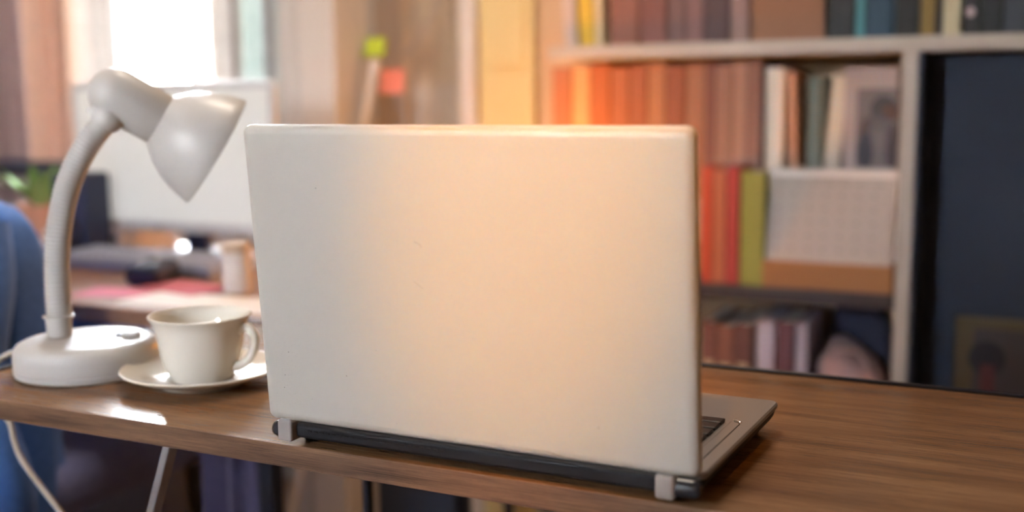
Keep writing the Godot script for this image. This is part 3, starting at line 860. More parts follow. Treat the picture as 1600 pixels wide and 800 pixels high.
func build_desk_clutter() -> void:
	# keyboard
	var kc := on_y(232, 419, DESK2)
	var k := thing("computer_keyboard", "pale blue grey computer keyboard below the monitor", "keyboard", Vector3(kc.x, DESK2, kc.z))
	part("body", MB.new().rbox(Vector3.ZERO, Vector3(0.385, 0.016, 0.125), 0.004, 2), M.keyboard_blue, k, Vector3(0, 0.010, 0), Vector3(0.05, 0, 0))
	var km := MB.new().rbox(Vector3.ZERO, Vector3(0.0155, 0.006, 0.0155), 0.002).mesh()
	for r in 6:
		for c in 19:
			if r == 5 and c > 5 and c < 11: continue
			part("key", km, M.key_blue, k, Vector3(-0.171 + c * 0.019, 0.0215 - (r - 2.5) * -0.0009 * -1.0, -0.0475 + r * 0.019))
	part("key", MB.new().rbox(Vector3.ZERO, Vector3(0.092, 0.006, 0.0155), 0.002), M.key_blue, k, Vector3(-0.171 + 8 * 0.019, 0.0195, 0.045))
	# mouse
	var mc := on_y(240, 441, DESK2)
	var m := thing("computer_mouse", "dark navy computer mouse in front of the keyboard", "mouse", Vector3(mc.x, DESK2, mc.z), 0.4)
	part("shell", MB.new().rbox(Vector3(0, 0.017, 0), Vector3(0.062, 0.034, 0.105), 0.0168, 5), M.navy_plastic, m)
	part("wheel", MB.new().tube([Vector3(-0.004, 0, 0), Vector3(0.004, 0, 0)], 0.008, 16), M.chrome, m, Vector3(0, 0.030, -0.025))
	# papers
	sheet("note_paper", on_y(185, 457, DESK2), Vector2(0.115, 0.085), 0.3, 0.0012, "paper_pink", "pink note paper lying in front of the mouse", "paper")
	sheet("note_paper", on_y(292, 452, DESK2), Vector2(0.13, 0.08), -0.2, 0.004, "paper_rose", "rose coloured paper pad lying by the white canister", "paper")
	sheet("letter_sheet", on_y(345, 474, DESK2), Vector2(0.30, 0.10), 0.05, 0.0015, "paper_white", "white paper sheet at the front edge of work desk", "paper")
	var pc := on_y(148, 392, DESK2)
	var hh := 0.0
	for i in 6:
		var th: float = [0.008, 0.006, 0.012, 0.007, 0.009, 0.005][i]
		sheet("magazine", Vector3(pc.x + [0.0, 0.01, -0.012, 0.006, -0.004, 0.012][i], DESK2 + hh, pc.z - 0.05), Vector2(0.20, 0.16), [0.05, -0.06, 0.1, -0.02, 0.07, -0.1][i], th, ["paper_mauve", "paper_white", "paper_mauve", "paper_white", "cream_plastic", "paper_mauve"][i],
			["mauve magazine at the bottom of the stack behind keyboard", "white magazine second from bottom of the stack behind keyboard", "thick mauve magazine midway in the stack behind keyboard", "white magazine midway in the stack behind keyboard", "tan magazine just under the top of the stack", "mauve magazine on top of the stack behind keyboard"][i], "magazine", "stack of magazines behind the keyboard")
		hh += th
	var rp := Vector3(pc.x - 0.06, DESK2 + hh, pc.z - 0.05)
	var rb := thing("tape_dispenser", "small red tape dispenser on the stack of magazines", "tape dispenser", rp)
	part("body", MB.new().rbox(Vector3(0, 0.008, 0), Vector3(0.06, 0.016, 0.022), 0.004, 2), M.red_plastic, rb)
	part("tape_roll", MB.new().tube([Vector3(-0.008, 0.018, -0.006), Vector3(-0.008, 0.018, 0.006)], 0.012, 20), M.paper_white, rb)
	# speaker beside the monitor
	var sc := on_z(140, 360, -0.88)
	var sp := thing("desktop_speaker", "dark navy speaker beside the monitor", "speaker", Vector3(sc.x - 0.022, DESK2, -0.885), 0.2)
	part("cabinet", MB.new().rbox(Vector3(0, 0.08, 0), Vector3(0.075, 0.16, 0.08), 0.008, 2), M.navy_plastic, sp)
	for q in [[0.05, 0.027], [0.115, 0.016]]:
		part("driver", MB.new().lathe([Vector2(q[1], 0), Vector2(q[1], 0.002), Vector2(q[1] * 0.85, 0.002), Vector2(q[1] * 0.4, -0.004), Vector2(0, -0.002)], 24), M.rubber, sp, Vector3(0, q[0], 0.0405), Vector3(PI / 2, 0, 0))
	# canister
	var cb := on_y(371, 456, DESK2)
	var r := 0.0215
	var can := thing("canister", "white canister with cream lid beside the laptop lid", "canister", Vector3(cb.x, DESK2, cb.z))
	part("body", MB.new().lathe([Vector2(0, 0), Vector2(r - 0.002, 0), Vector2(r, 0.002), Vector2(r, 0.060), Vector2(r - 0.002, 0.062), Vector2(0, 0.062)], 40), M.white_plastic, can)
	part("lid", MB.new().lathe([Vector2(0, 0.062), Vector2(r + 0.001, 0.062), Vector2(r + 0.001, 0.074), Vector2(r - 0.002, 0.077), Vector2(0, 0.078)], 40), M.cream_plastic, can)
	# plant
	var pp := on_z(66, 345, -0.98)
	var pl := thing("potted_plant", "small green potted plant between jacket and curtain", "plant", Vector3(pp.x, DESK2, -0.98))
	part("pot", MB.new().lathe([Vector2(0, 0), Vector2(0.035, 0), Vector2(0.045, 0.075), Vector2(0.048, 0.076), Vector2(0.048, 0.085), Vector2(0.042, 0.085), Vector2(0.040, 0.07), Vector2(0, 0.068)], 32), M.terracotta, pl)
	var rng := RandomNumberGenerator.new()
	rng.seed = 9
	for i in 26:
		var an := TAU * i * 0.381966
		var ln := 0.07 + 0.05 * rng.randf()
		var lean := 0.35 + 0.6 * rng.randf()
		var mb := MB.new()
		var dir := Vector3(cos(an), 0, sin(an))
		var sd := Vector3(-sin(an), 0, cos(an))
		var prev := []
		for j in 7:
			var s := j / 6.0
			var c := dir * (ln * s * sin(lean)) + Vector3.UP * (ln * s * (1.0 - 0.35 * s * lean))
			var wd := 0.013 * sin(PI * clampf(s * 0.93 + 0.05, 0, 1))
			var row := [c - sd * wd, c + Vector3(0, -0.002, 0), c + sd * wd]
			if j > 0:
				for q in 2:
					var nn: Vector3 = (row[q + 1] - row[q]).cross(row[q] - prev[q]).normalized()
					for off: float in [0.0004, -0.0004]:
						var no := nn * signf(off)
						mb.quad(prev[q] + nn * off, prev[q + 1] + nn * off, row[q + 1] + nn * off, row[q] + nn * off, no, no, no, no)
			prev = row
		part("leaf", mb, M.leaf_green, pl, Vector3(0, 0.07, 0))

func sheet(called: String, at: Vector3, size: Vector2, turn: float, th: float, m: String, label: String, cat: String, group := "") -> void:
	var t := thing(called, label, cat, at, turn, group)
	if cat == "magazine":
		part("cover", MB.new().rbox(Vector3(0, th - 0.0006, 0), Vector3(size.x, 0.0012, size.y), 0.0004), M[m], t)
		part("page_block", MB.new().rbox(Vector3(0, (th - 0.0012) / 2, 0), Vector3(size.x - 0.003, th - 0.0012, size.y - 0.003), 0.0004), M.paper_white, t)
	else:
		part("sheet", MB.new().rbox(Vector3(0, th / 2, 0), Vector3(size.x, th, size.y), th * 0.4), M[m], t)

func build_chair() -> void:
	var c := Vector3(-0.945, 0, -0.40)
	var ch := thing("office_chair", "dark navy office chair pushed up to the work desk", "chair", Vector3(c.x, 0, c.z - 0.22))
	part("seat", MB.new().rbox(Vector3.ZERO, Vector3(0.46, 0.08, 0.44), 0.035, 4), M.navy_cloth, ch, Vector3(0, 0.46, 0))
	part("backrest", MB.new().rbox(Vector3.ZERO, Vector3(0.40, 0.38, 0.04), 0.019, 4), M.navy_cloth, ch, Vector3(0, 0.68, 0.22), Vector3(-0.03, 0, 0))
	part("back_bracket", MB.new().tube([Vector3(0, 0.42, 0.1), Vector3(0, 0.42, 0.25), Vector3(0, 0.5, 0.262), Vector3(0, 0.62, 0.255)], 0.014), M.leg_dark, ch)
	part("gas_column", MB.new().lathe([Vector2(0.028, 0.09), Vector2(0.028, 0.26), Vector2(0.018, 0.265), Vector2(0.018, 0.42)], 24), M.leg_dark, ch)
	for k in 5:
		var an := TAU * k / 5 + 0.3
		var d := Vector3(cos(an), 0, sin(an))
		part("base_arm", MB.new().tube([d * 0.02 + Vector3.UP * 0.105, d * 0.27 + Vector3.UP * 0.075], [0.024, 0.015], 12), M.leg_dark, ch)
		part("caster", MB.new().tube([d * 0.265 + Vector3.UP * 0.03 - d.cross(Vector3.UP) * 0.018, d * 0.265 + Vector3.UP * 0.03 + d.cross(Vector3.UP) * 0.018], 0.03, 20), M.rubber, ch)
	# jacket draped over the backrest
	var j := thing("blue_jacket", "blue jacket draped over the office chair back", "jacket", Vector3(c.x, 0.40, c.z))
	var mb := MB.new()
	var rows := 26; var seg := 72
	var f := func(i: int, k: int) -> Vector3:
		var v := float(i) / rows
		var an := TAU * k / seg
		var y := 0.488 * v
		var up := clampf((v - 0.80) / 0.20, 0, 1)
		var shrink := sqrt(maxf(0.0, 1.0 - up * up))
		var a := (0.235 - 0.012 * (1 - v)) * (0.62 + 0.38 * shrink) if up < 1 else 0.0
		var b := (0.055 + 0.03 * (1 - v)) * shrink
		var fold := (1.0 - 0.75 * v) * (0.16 * sin(an * 7.0 + 1.3 * sin(v * 4.0)) + 0.09 * sin(an * 13.0 + 2.0 + v * 3.0))
		var cx := cos(an); var sz := sin(an)
		var ex := signf(cx) * pow(absf(cx), 0.6); var ez := signf(sz) * pow(absf(sz), 0.6)
		if up >= 1.0: return Vector3(0.0, y, 0)
		return Vector3(a * ex * (1 + fold * 0.12), y + 0.02 * (1 - v) * sin(an * 3.0), b * ez * (1 + fold * 1.3))
	for i in rows:
		for k in seg:
			var q := []
			var m := []
			for s in [[i, k], [i, k + 1], [i + 1, k + 1], [i + 1, k]]:
				var p0: Vector3 = f.call(s[0], s[1])
				q.append(p0)
				var tu: Vector3 = f.call(s[0], s[1] + 1) - f.call(s[0], s[1] - 1)
				var tv: Vector3 = f.call(mini(s[0] + 1, rows), s[1]) - f.call(maxi(s[0] - 1, 0), s[1])
				var nn := tv.cross(tu).normalized()
				if nn.length() < 0.5 or s[0] == rows: nn = Vector3.UP
				m.append(nn)
			mb.quad(q[0], q[1], q[2], q[3], m[0], m[1], m[2], m[3])
	part("body", mb, M.jacket_blue, j)
	var sl := []
	var sr := []
	for i in 14:
		var s := i / 13.0
		sl.append(Vector3(0.20 + 0.035 * sin(s * 2.4), 0.455 - 0.40 * s, 0.055 + 0.035 * sin(s * 3.0)))
		sr.append(0.040 + 0.008 * sin(s * 9.0) - 0.006 * s)
	part("sleeve", MB.new().tube(sl, sr, 20), M.jacket_blue, j)

func build_bookshelf() -> void:
	var o := Vector3(0.3, 0, -1.37)
	var b := thing("bookshelf", "white bookshelf with open bay and dark backed bay", "bookshelf", o)
	var z0 := WALL + 0.001; var z1 := SHELF
	var y1 := 1.1015; var y0 := 1.078
	mat("shelf_white", "b4aea9", 0.5)
	span("shelf_board", Vector3(-0.343, y0, z0) - o, Vector3(1.1, y1, z1) - o, M.shelf_white, b, 0.002)
	span("shelf_board", Vector3(-0.35, 1.62, z0) - o, Vector3(1.1, 1.643, z1) - o, M.shelf_white, b, 0.002)
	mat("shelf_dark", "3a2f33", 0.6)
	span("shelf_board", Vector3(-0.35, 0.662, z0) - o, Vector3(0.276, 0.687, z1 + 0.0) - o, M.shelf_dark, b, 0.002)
	span("shelf_board", Vector3(-0.35, 0.30, z0) - o, Vector3(0.276, 0.325, z1) - o, M.shelf_white, b, 0.002)
	span("upright", Vector3(0.276, 0, z0) - o, Vector3(0.300, y0, z1) - o, M.shelf_white, b, 0.002)
	span("upright", Vector3(1.076, 0, z0) - o, Vector3(1.1, y0, z1) - o, M.shelf_white, b, 0.002)
	span("upright", Vector3(-0.374, 0, z0) - o, Vector3(-0.35, 0.687, z1) - o, M.shelf_white, b, 0.002)
	span("upright", Vector3(1.076, y1, z0) - o, Vector3(1.1, 1.643, z1) - o, M.shelf_white, b, 0.002)
	span("back_panel", Vector3(0.300, 0.0, z1 - 0.11) - o, Vector3(1.076, y0, z1 - 0.10) - o, M.dark_panel, b, 0.001)
	span("side_lining", Vector3(0.300, 0.0, z1 - 0.10) - o, Vector3(0.306, y0, z1 - 0.004) - o, M.dark_panel, b, 0.001)
	span("shelf_board", Vector3(0.306, 0.44, z1 - 0.10) - o, Vector3(1.076, 0.462, z1 - 0.01) - o, M.dark_panel, b, 0.002)

# a bound book standing on its foot, spine towards the viewer
func book(called: String, label: String, at: Vector3, w: float, h: float, d: float, m: Material, lean := 0.0, group := "", band: Material = null, cat := "book") -> Node3D:
	var t := thing(called, label, cat, at, 0, group)
	t.rotation.z = lean
	var c := MB.new()
	c.rbox(Vector3(0, h / 2, -0.0015), Vector3(w, h, 0.003), minf(0.0014, w * 0.3), 2)
	c.rbox(Vector3(-w / 2 + 0.001, h / 2, -d / 2), Vector3(0.002, h, d), 0.0006)
	c.rbox(Vector3(w / 2 - 0.001, h / 2, -d / 2), Vector3(0.002, h, d), 0.0006)
	part("cover", c, m, t)
	part("page_block", MB.new().rbox(Vector3(0, h / 2, -d / 2), Vector3(w - 0.004, h - 0.006, d - 0.006), 0.0006), M.paper_white, t)
	if band:
		part("spine_label", MB.new().rbox(Vector3(0, h * 0.62, 0.0002), Vector3(w * 0.7, h * 0.28, 0.0012), 0.0004), band, t)
	return t

func build_books() -> void:
	var zt := SHELF - 0.02
	var top := 1.1015
	var X := func(px: float, z: float) -> float: return on_z(px, 60, z).x
	# upper row: [from pixel, to pixel, height, colour, lean, label]
	var up := [
		[884, 903, 0.24, "cbb8b0", 0.10, "thin pale grey book leaning on the upper shelf end"],
		[906, 929, 0.23, "d8b53c", 0.05, "bright yellow book on the upper shelf"],
		[930, 943, 0.25, "d9c7a0", 0.04, "thin cream book beside the yellow book"],
		[952, 998, 0.27, "8a5a4c", 0.0, "wide reddish brown book on the upper shelf"],
		[1000, 1040, 0.28, "7d4f48", 0.0, "maroon brown book next to wide reddish brown book"],
		[1042, 1070, 0.26, "6f5250", 0.0, "dusky brown book in the middle of upper shelf"],
		[1071, 1098, 0.27, "7a5a5a", 0.0, "mauve brown book beside the darkest brown book"],
		[1099, 1138, 0.29, "4f3a3e", 0.0, "darkest brown book on the upper shelf"],
		[1141, 1170, 0.25, "8d7472", 0.0, "light mauve book beside the brown box"],
		[1290, 1334, 0.31, "12161f", 0.0, "black blue binder beside the brown box"],
		[1336, 1350, 0.27, "3f7f8c", 0.0, "thin teal book on the upper shelf"],
		[1351, 1396, 0.28, "163a54", 0.0, "deep blue book beside the thin teal book"],
		[1398, 1434, 0.30, "10141b", 0.0, "black blue book between blue and mustard books"],
		[1437, 1460, 0.26, "7a6630", 0.0, "mustard yellow book among the dark books"],
		[1461, 1471, 0.27, "12161f", 0.0, "narrow dark book beside the mustard book"],
		[1472, 1499, 0.25, "b9b296", 0.0, "cream book among the dark books"],
		[1501, 1528, 0.29, "151722", 0.0, "dark book with pale round mark on spine"],
		[1530, 1564, 0.28, "111820", 0.0, "plain dark book beside the slate blue one"],
		[1566, 1604, 0.27, "2a3342", 0.0, "slate blue book at the dark row end"]]
	for i in up.size():
		var u: Array = up[i]
		var x0: float = X.call(u[0], zt); var x1: float = X.call(u[1], zt)
		mat("book_%d" % i, u[3], 0.6)
		var nb := book("book" if i != 9 else "binder", u[5], Vector3((x0 + x1) / 2 , top, zt), x1 - x0 - 0.001, u[2], 0.19, M["book_%d" % i], u[4], "books on the upper shelf", null, "book" if i != 9 else "binder")
		if u[5].contains("round mark"):
			part("emblem", MB.new().tube([Vector3(0, 0.035, 0.0), Vector3(0, 0.035, 0.001)], 0.007, 20), M.paper_mauve, nb)
	mat("card_brown", "8f6b57", 0.85)
	var b0: float = X.call(1174, zt); var b1: float = X.call(1287, zt)
	var bxn := thing("storage_box", "brown cardboard storage box on the upper shelf", "box", Vector3((b0 + b1) / 2, top, zt - 0.1))
	part("carton", MB.new().rbox(Vector3(0, 0.09, 0), Vector3(b1 - b0, 0.18, 0.2), 0.002), M.card_brown, bxn)
	part("lid", MB.new().rbox(Vector3(0, 0.19, 0), Vector3(b1 - b0 + 0.004, 0.03, 0.204), 0.002), M.card_brown, bxn)
	# tall binders of the open bay, brown to mauve
	var sh := 0.687
	var zb := SHELF - 0.095
	var cols := ["a5694b", "c99f78", "a8643f", "a0654a", "97604a", "a37860", "8c5a48", "9a7464", "7d5a58", "957a76", "a58a84", "8d716e"]
	var lab := ["rust brown", "pale tan", "copper brown", "cinnamon brown", "chestnut brown", "sandy brown", "dark rust", "greyish brown", "plum brown", "dusty mauve", "pale mauve", "dull mauve"]
	var edges := [862, 893, 922, 954, 984, 1012, 1042, 1073, 1104, 1118, 1146, 1170, 1192]
	for i in 12:
		var x0: float = X.call(edges[i], zb); var x1: float = X.call(edges[i + 1], zb)
		mat("binder_%d" % i, cols[i], 0.7)
		var bd := thing("binder", lab[i] + " ring binder standing in the open shelf bay", "binder", Vector3((x0 + x1) / 2, sh, zb), 0, "ring binders in the open bay")
		var w := x1 - x0 - 0.001
		part("cover", MB.new().rbox(Vector3(0, 0.19 + 0.0015 * (i % 3), -0.07), Vector3(w, 0.38 + 0.003 * (i % 3), 0.14), 0.003, 2), M["binder_%d" % i], bd)
		part("spine_label", MB.new().rbox(Vector3(0, 0.10, 0.0005), Vector3(w * 0.6, 0.08, 0.001), 0.0003), M.paper_mauve, bd)
		part("finger_ring", MB.new().lathe([Vector2(0.006, 0), Vector2(0.008, 0), Vector2(0.008, 0.001), Vector2(0.006, 0.001), Vector2(0.006, 0)], 20), M.chrome, bd, Vector3(0, 0.035, 0.0), Vector3(PI / 2, 0, 0))
	# low books in front of them
	var zf := SHELF - 0.006
	for s in [[1096, 1112, 0.202, "b8492f", "orange red book beside the laptop lid"], [1113, 1134, 0.198, "b0684a", "rust coloured book between two red books"], [1135, 1154, 0.203, "a83a36", "red book beside the olive green book"], [1157, 1194, 0.196, "8f9244", "olive green book beside the desk calendar"]]:
		var x0: float = on_z(s[0], 340, zf).x; var x1: float = on_z(s[1], 340, zf).x
		mat("low_" + s[3], s[3], 0.65)
		book("notebook", s[4], Vector3((x0 + x1) / 2, sh, zf), x1 - x0 - 0.001, s[2], 0.082, M["low_" + s[3]], 0.0, "notebooks beside the calendar")
	# pale things above the calendar
	var zp := SHELF - 0.11
	mat("ivory", "fff2e2", 0.5)  # near white, so the book looks sunlit by colour alone
	mat("salmon", "e0ae92", 0.6)
	mat("sage", "8f9a92", 0.7)
	mat("bone", "e0ddd4", 0.6)
	var P := func(px: float) -> float: return on_z(px, 180, zp).x
	book("picture_book", "pale book with sunlight put into its colour beside the ring binders", Vector3((P.call(1196) + P.call(1224)) / 2, sh, zp), P.call(1224) - P.call(1196), 0.372, 0.12, M.ivory, 0.0, "", null)
	book("picture_book", "thin salmon book leaning on the ivory book", Vector3((P.call(1232) + P.call(1246)) / 2 + 0.012, sh, zp), 0.012, 0.365, 0.12, M.salmon, 0.045)
	book("picture_book", "sage grey book between salmon and bone white books", Vector3((P.call(1250) + P.call(1272)) / 2 + 0.008, sh, zp - 0.02), P.call(1270) - P.call(1248), 0.355, 0.10, M.sage, 0.0)
	book("picture_book", "bone white book leaning towards the pale photo box", Vector3(P.call(1283) - 0.004 + 0.006, sh, zp), 0.026, 0.358, 0.12, M.bone, -0.085)
	# pale box with a photo print
	var q0: float = P.call(1322); var q1: float = P.call(1405)
	var zq := zp + 0.02
	mat("mauve_card", "bdb3b8", 0.75)
	var fb := thing("photo_box", "pale mauve box with a dark figure photo on it", "box", Vector3((q0 + q1) / 2, sh, zq))
	part("carton", MB.new().rbox(Vector3(0, 0.185, -0.05), Vector3(q1 - q0, 0.37, 0.10), 0.002), M.mauve_card, fb)
	var im := Image.create(96, 160, false, Image.FORMAT_RGB8)
	im.fill(Color("786f73"))
	var blob := func(cx: float, cy: float, rx: float, ry: float, col: String) -> void:
		for yy in range(maxi(0, int(cy - ry)), mini(160, int(cy + ry) + 1)):
			for xx in range(maxi(0, int(cx - rx)), mini(96, int(cx + rx) + 1)):
				if pow((xx - cx) / rx, 2) + pow((yy - cy) / ry, 2) <= 1.0:
					im.set_pixel(xx, yy, Color(col))
	blob.call(62, 40, 30, 26, "35292b"); blob.call(78, 48, 24, 16, "57352b"); blob.call(28, 84, 20, 26, "4d3530")
	blob.call(50, 80, 26, 34, "423b45"); blob.call(60, 100, 34, 40, "635d67"); blob.call(52, 112, 16, 30, "787077")
	blob.call(22, 128, 18, 40, "2b293d"); blob.call(84, 120, 14, 50, "403139"); blob.call(44, 66, 8, 9, "665f60")
	var pm := mat("photo_print", "ffffff", 0.5)
	pm.albedo_texture = ImageTexture.create_from_image(im)
	var pq := MB.new()
	var pw := on_z(1403, 200, zq).x - on_z(1338, 200, zq).x
	var ph0 := on_z(1370, 262, zq).y - sh; var ph1 := on_z(1370, 138, zq).y - sh
	var N := Vector3(0, 0, 1)
	pq.quad(Vector3(-pw / 2, ph0, 0), Vector3(pw / 2, ph0, 0), Vector3(pw / 2, ph1, 0), Vector3(-pw / 2, ph1, 0), N, N, N, N, Vector2(0, 1), Vector2(1, 1), Vector2(1, 0), Vector2(0, 0))
	part("photo", pq, M.photo_print, fb, Vector3(on_z(1370, 200, zq).x - fb.position.x, 0, 0.0006))
	build_calendar(sh)
	# lower compartment of the open bay
	var lo := 0.325
	for s in [[1096, 1118, 0.29, "7c4f46"], [1120, 1146, 0.285, "86584a"], [1148, 1174, 0.29, "6e4844"]]:
		var x0: float = on_z(s[0], 520, zt).x; var x1: float = on_z(s[1], 520, zt).x
		mat("lowest_" + s[3], s[3], 0.7)
		book("album", {"7c4f46": "reddish brown album low on the shelf beside laptop", "86584a": "tan brown album between two darker albums", "6e4844": "dark brown album beside the lilac folder"}[s[3]], Vector3((x0 + x1) / 2, lo, zt), x1 - x0 - 0.001, s[2], 0.16, M["lowest_" + s[3]], 0.0, "albums on the lowest shelf", M.cream_plastic)
	mat("lilac", "b9b2c6", 0.6)
	for s in [[1180, 1211, "lilac white folder beside the dark brown album"], [1242, 1262, "narrow lilac white folder beside the pink pouch"]]:
		var x0: float = on_z(s[0], 500, zt).x; var x1: float = on_z(s[1], 500, zt).x
		var fo := thing("folder", s[2], "folder", Vector3((x0 + x1) / 2, lo, zt), 0, "lilac folders on the lowest shelf")
		part("sleeve", MB.new().rbox(Vector3(0, 0.10, -0.08), Vector3(x1 - x0, 0.20, 0.16), 0.002), M.shell_black, fo)
		part("file_pages", MB.new().rbox(Vector3(0, 0.245, -0.078), Vector3(x1 - x0 - 0.004, 0.11, 0.15), 0.002), M.lilac, fo)
	var xa: float = on_z(1213, 520, zt).x; var xb: float = on_z(1239, 520, zt).x
	mat("wine", "6a4450", 0.7)
	book("album", "wine coloured album between the two lilac folders", Vector3((xa + xb) / 2, lo, zt), xb - xa - 0.001, 0.30, 0.16, M.wine, 0.0, "albums on the lowest shelf")
	# pink pouch under a dark bag
	var pc := on_z(1328, 545, SHELF - 0.1)
	pouch("cloth_pouch", "soft pink cloth pouch slumped on the lowest shelf", Vector3(pc.x + 0.007, lo, SHELF - 0.10), Vector3(0.060, 0.255, 0.075), M.pink_cloth, 3)
	pouch("dark_bag", "dark navy bag stuffed behind the pink pouch", Vector3(pc.x + 0.002, lo, SHELF - 0.205), Vector3(0.064, 0.322, 0.03), M.black_cloth, 8)
	# dim picture in the dark bay
	var dz := SHELF - 0.06
	var d0 := on_z(1492, 560, dz); var d1 := on_z(1640, 505, dz)
	var pf := thing("framed_picture", "dim framed picture standing in the dark shelf bay", "picture", Vector3((d0.x + d1.x) / 2, 0.462, dz))
	mat("frame_olive", "5c5444", 0.7)
	mat("picture_dim", "4a464e", 0.8)
	mat("picture_dark", "272a3a", 0.8)
	mat("picture_red", "5f3a44", 0.8)
	var fw := d1.x - d0.x; var fh := d1.y - 0.462
	box("frame", Vector3(0, fh / 2, 0), Vector3(fw, fh, 0.02), M.frame_olive, pf, 0.003)
	box("picture", Vector3(0.01, fh / 2, 0.0095), Vector3(fw - 0.036, fh - 0.03, 0.004), M.picture_dim, pf, 0.001)
	part("printed_disc", MB.new().tube([Vector3.ZERO, Vector3(0, 0, 0.0006)], 0.028, 28), M.picture_dark, pf, Vector3(-0.02, fh * 0.66, 0.0118))
	part("printed_patch", MB.new().rbox(Vector3.ZERO, Vector3(0.022, 0.06, 0.0008), 0.0002), M.picture_red, pf, Vector3(-0.018, fh * 0.45, 0.0122))

func pouch(called: String, label: String, at: Vector3, half: Vector3, m: Material, seed_: int) -> void:
	var t := thing(called, label, "bag", at)
	var ns := FastNoiseLite.new()
	ns.seed = seed_
	ns.frequency = 9.0
	var mb := MB.new()
	var rows := 18; var seg := 40
	var f := func(i: int, k: int) -> Vector3:
		var v := float(i) / rows
		var an := TAU * k / seg
		var s := 1.0 - 0.10 * v if v < 0.8 else (1.0 - 0.08) * sqrt(maxf(0.0, 1.0 - pow((v - 0.8) / 0.2, 2.0)))
		if i == 0: s = 0.0
		elif i == 1: s = 0.9
		var cx := cos(an); var sz := sin(an)
		var q := Vector3(half.x * s * signf(cx) * pow(absf(cx), 0.55), half.y * maxf(0.0, (float(i) - 1) / (rows - 1)), half.z * s * signf(sz) * pow(absf(sz), 0.55))
		var w := ns.get_noise_3d(q.x, q.y, q.z)
		if i > 1: q += Vector3(0, 0.03 * w * v + 0.025 * v * sin(q.x * 40.0 + seed_), 0) + Vector3(0, 0, 0.02 * w) * s
		return q
	for i in rows:
		for k in seg:
			var q := []
			var nn := []
			for s in [[i, k], [i, k + 1], [i + 1, k + 1], [i + 1, k]]:
				q.append(f.call(s[0], s[1]))
				var tu: Vector3 = f.call(s[0], s[1] + 1) - f.call(s[0], s[1] - 1)
				var tv: Vector3 = f.call(mini(s[0] + 1, rows), s[1]) - f.call(maxi(s[0] - 1, 0), s[1])
				var g := tv.cross(tu)
				nn.append(g.normalized() if g.length() > 1e-9 else (Vector3.UP if s[0] > 2 else Vector3.DOWN))
			mb.quad(q[0], q[1], q[2], q[3], nn[0], nn[1], nn[2], nn[3])
	part("body", mb, m, t)
	part("strap", MB.new().tube([Vector3(-half.x * 0.5, half.y * 0.9, half.z * 0.5), Vector3(-half.x * 0.3, half.y * 1.0, half.z * 0.75), Vector3(half.x * 0.3, half.y * 1.0, half.z * 0.75), Vector3(half.x * 0.5, half.y * 0.9, half.z * 0.5)], 0.004, 8), m, t)

func build_calendar(sh: float) -> void:
	var z := SHELF - 0.002
	var a := on_z(1193, 300, z); var b := on_z(1399, 300, z)
	var w := b.x - a.x
	var c := thing("desk_calendar", "white spiral desk calendar on a wooden stand", "calendar", Vector3((a.x + b.x) / 2, sh, z - 0.03))
	mat("calendar_wood", "9a6a3e", 0.6)
	box("wooden_stand", Vector3(0, 0.023, 0), Vector3(w, 0.046, 0.055), M.calendar_wood, c, 0.002)
	# month table as print
	var im := Image.create(420, 300, false, Image.FORMAT_RGB8)
	im.fill(Color("b3acaa"))
	im.fill_rect(Rect2i(150, 12, 120, 16), Color("9a9391"))
	for col in 7:
		im.fill_rect(Rect2i(28 + col * 53, 44, 34, 7), Color("9d9694"))
		for row in 5:
			im.fill_rect(Rect2i(22 + col * 53, 66 + row * 44, 47, 1), Color("a69f9d"))
			im.fill_rect(Rect2i(28 + col * 53, 76 + row * 44, 13, 9), Color("989190") if col > 0 else Color("a58d8a"))
			im.fill_rect(Rect2i(28 + col * 53, 94 + row * 44, 30, 3), Color("aba4a2"))
	var pm := mat("calendar_print", "ffffff", 0.8)
	pm.albedo_texture = ImageTexture.create_from_image(im)
	var h := 0.158
	var lean := -0.16
	var pg := MB.new()
	var N := Vector3(0, 0, 1)
	pg.quad(Vector3(-w / 2 + 0.003, 0, 0.001), Vector3(w / 2 - 0.003, 0, 0.001), Vector3(w / 2 - 0.003, h, 0.001), Vector3(-w / 2 + 0.003, h, 0.001), N, N, N, N, Vector2(0, 1), Vector2(1, 1), Vector2(1, 0), Vector2(0, 0))
	pg.quad(Vector3(-w / 2 + 0.003, 0, 0.0), Vector3(w / 2 - 0.003, 0, 0.0), Vector3(w / 2 - 0.003, h, 0.0), Vector3(-w / 2 + 0.003, h, 0.0), -N, -N, -N, -N)
	part("page", pg, M.calendar_print, c, Vector3(0, 0.044, 0.022), Vector3(lean, 0, 0))
	part("back_card", MB.new().rbox(Vector3(0, h / 2, 0), Vector3(w, h, 0.002), 0.0008), M.paper_white, c, Vector3(0, 0.044, -0.022), Vector3(-lean * 0.9, 0, 0))
	var topy := 0.044 + h * cos(lean); var topz := 0.022 + h * sin(lean)
	var ring := []
	for k in 13:
		ring.append(Vector3(0, 0.005 * cos(TAU * k / 12), 0.005 * sin(TAU * k / 12)))
	var rm := MB.new().tube(ring, 0.0009, 6, false).mesh()
	for k in 24:
		part("spiral_ring", rm, M.leg_metal, c, Vector3(lerpf(-w / 2 + 0.012, w / 2 - 0.012, k / 23.0), topy - 0.001, topz - 0.003))

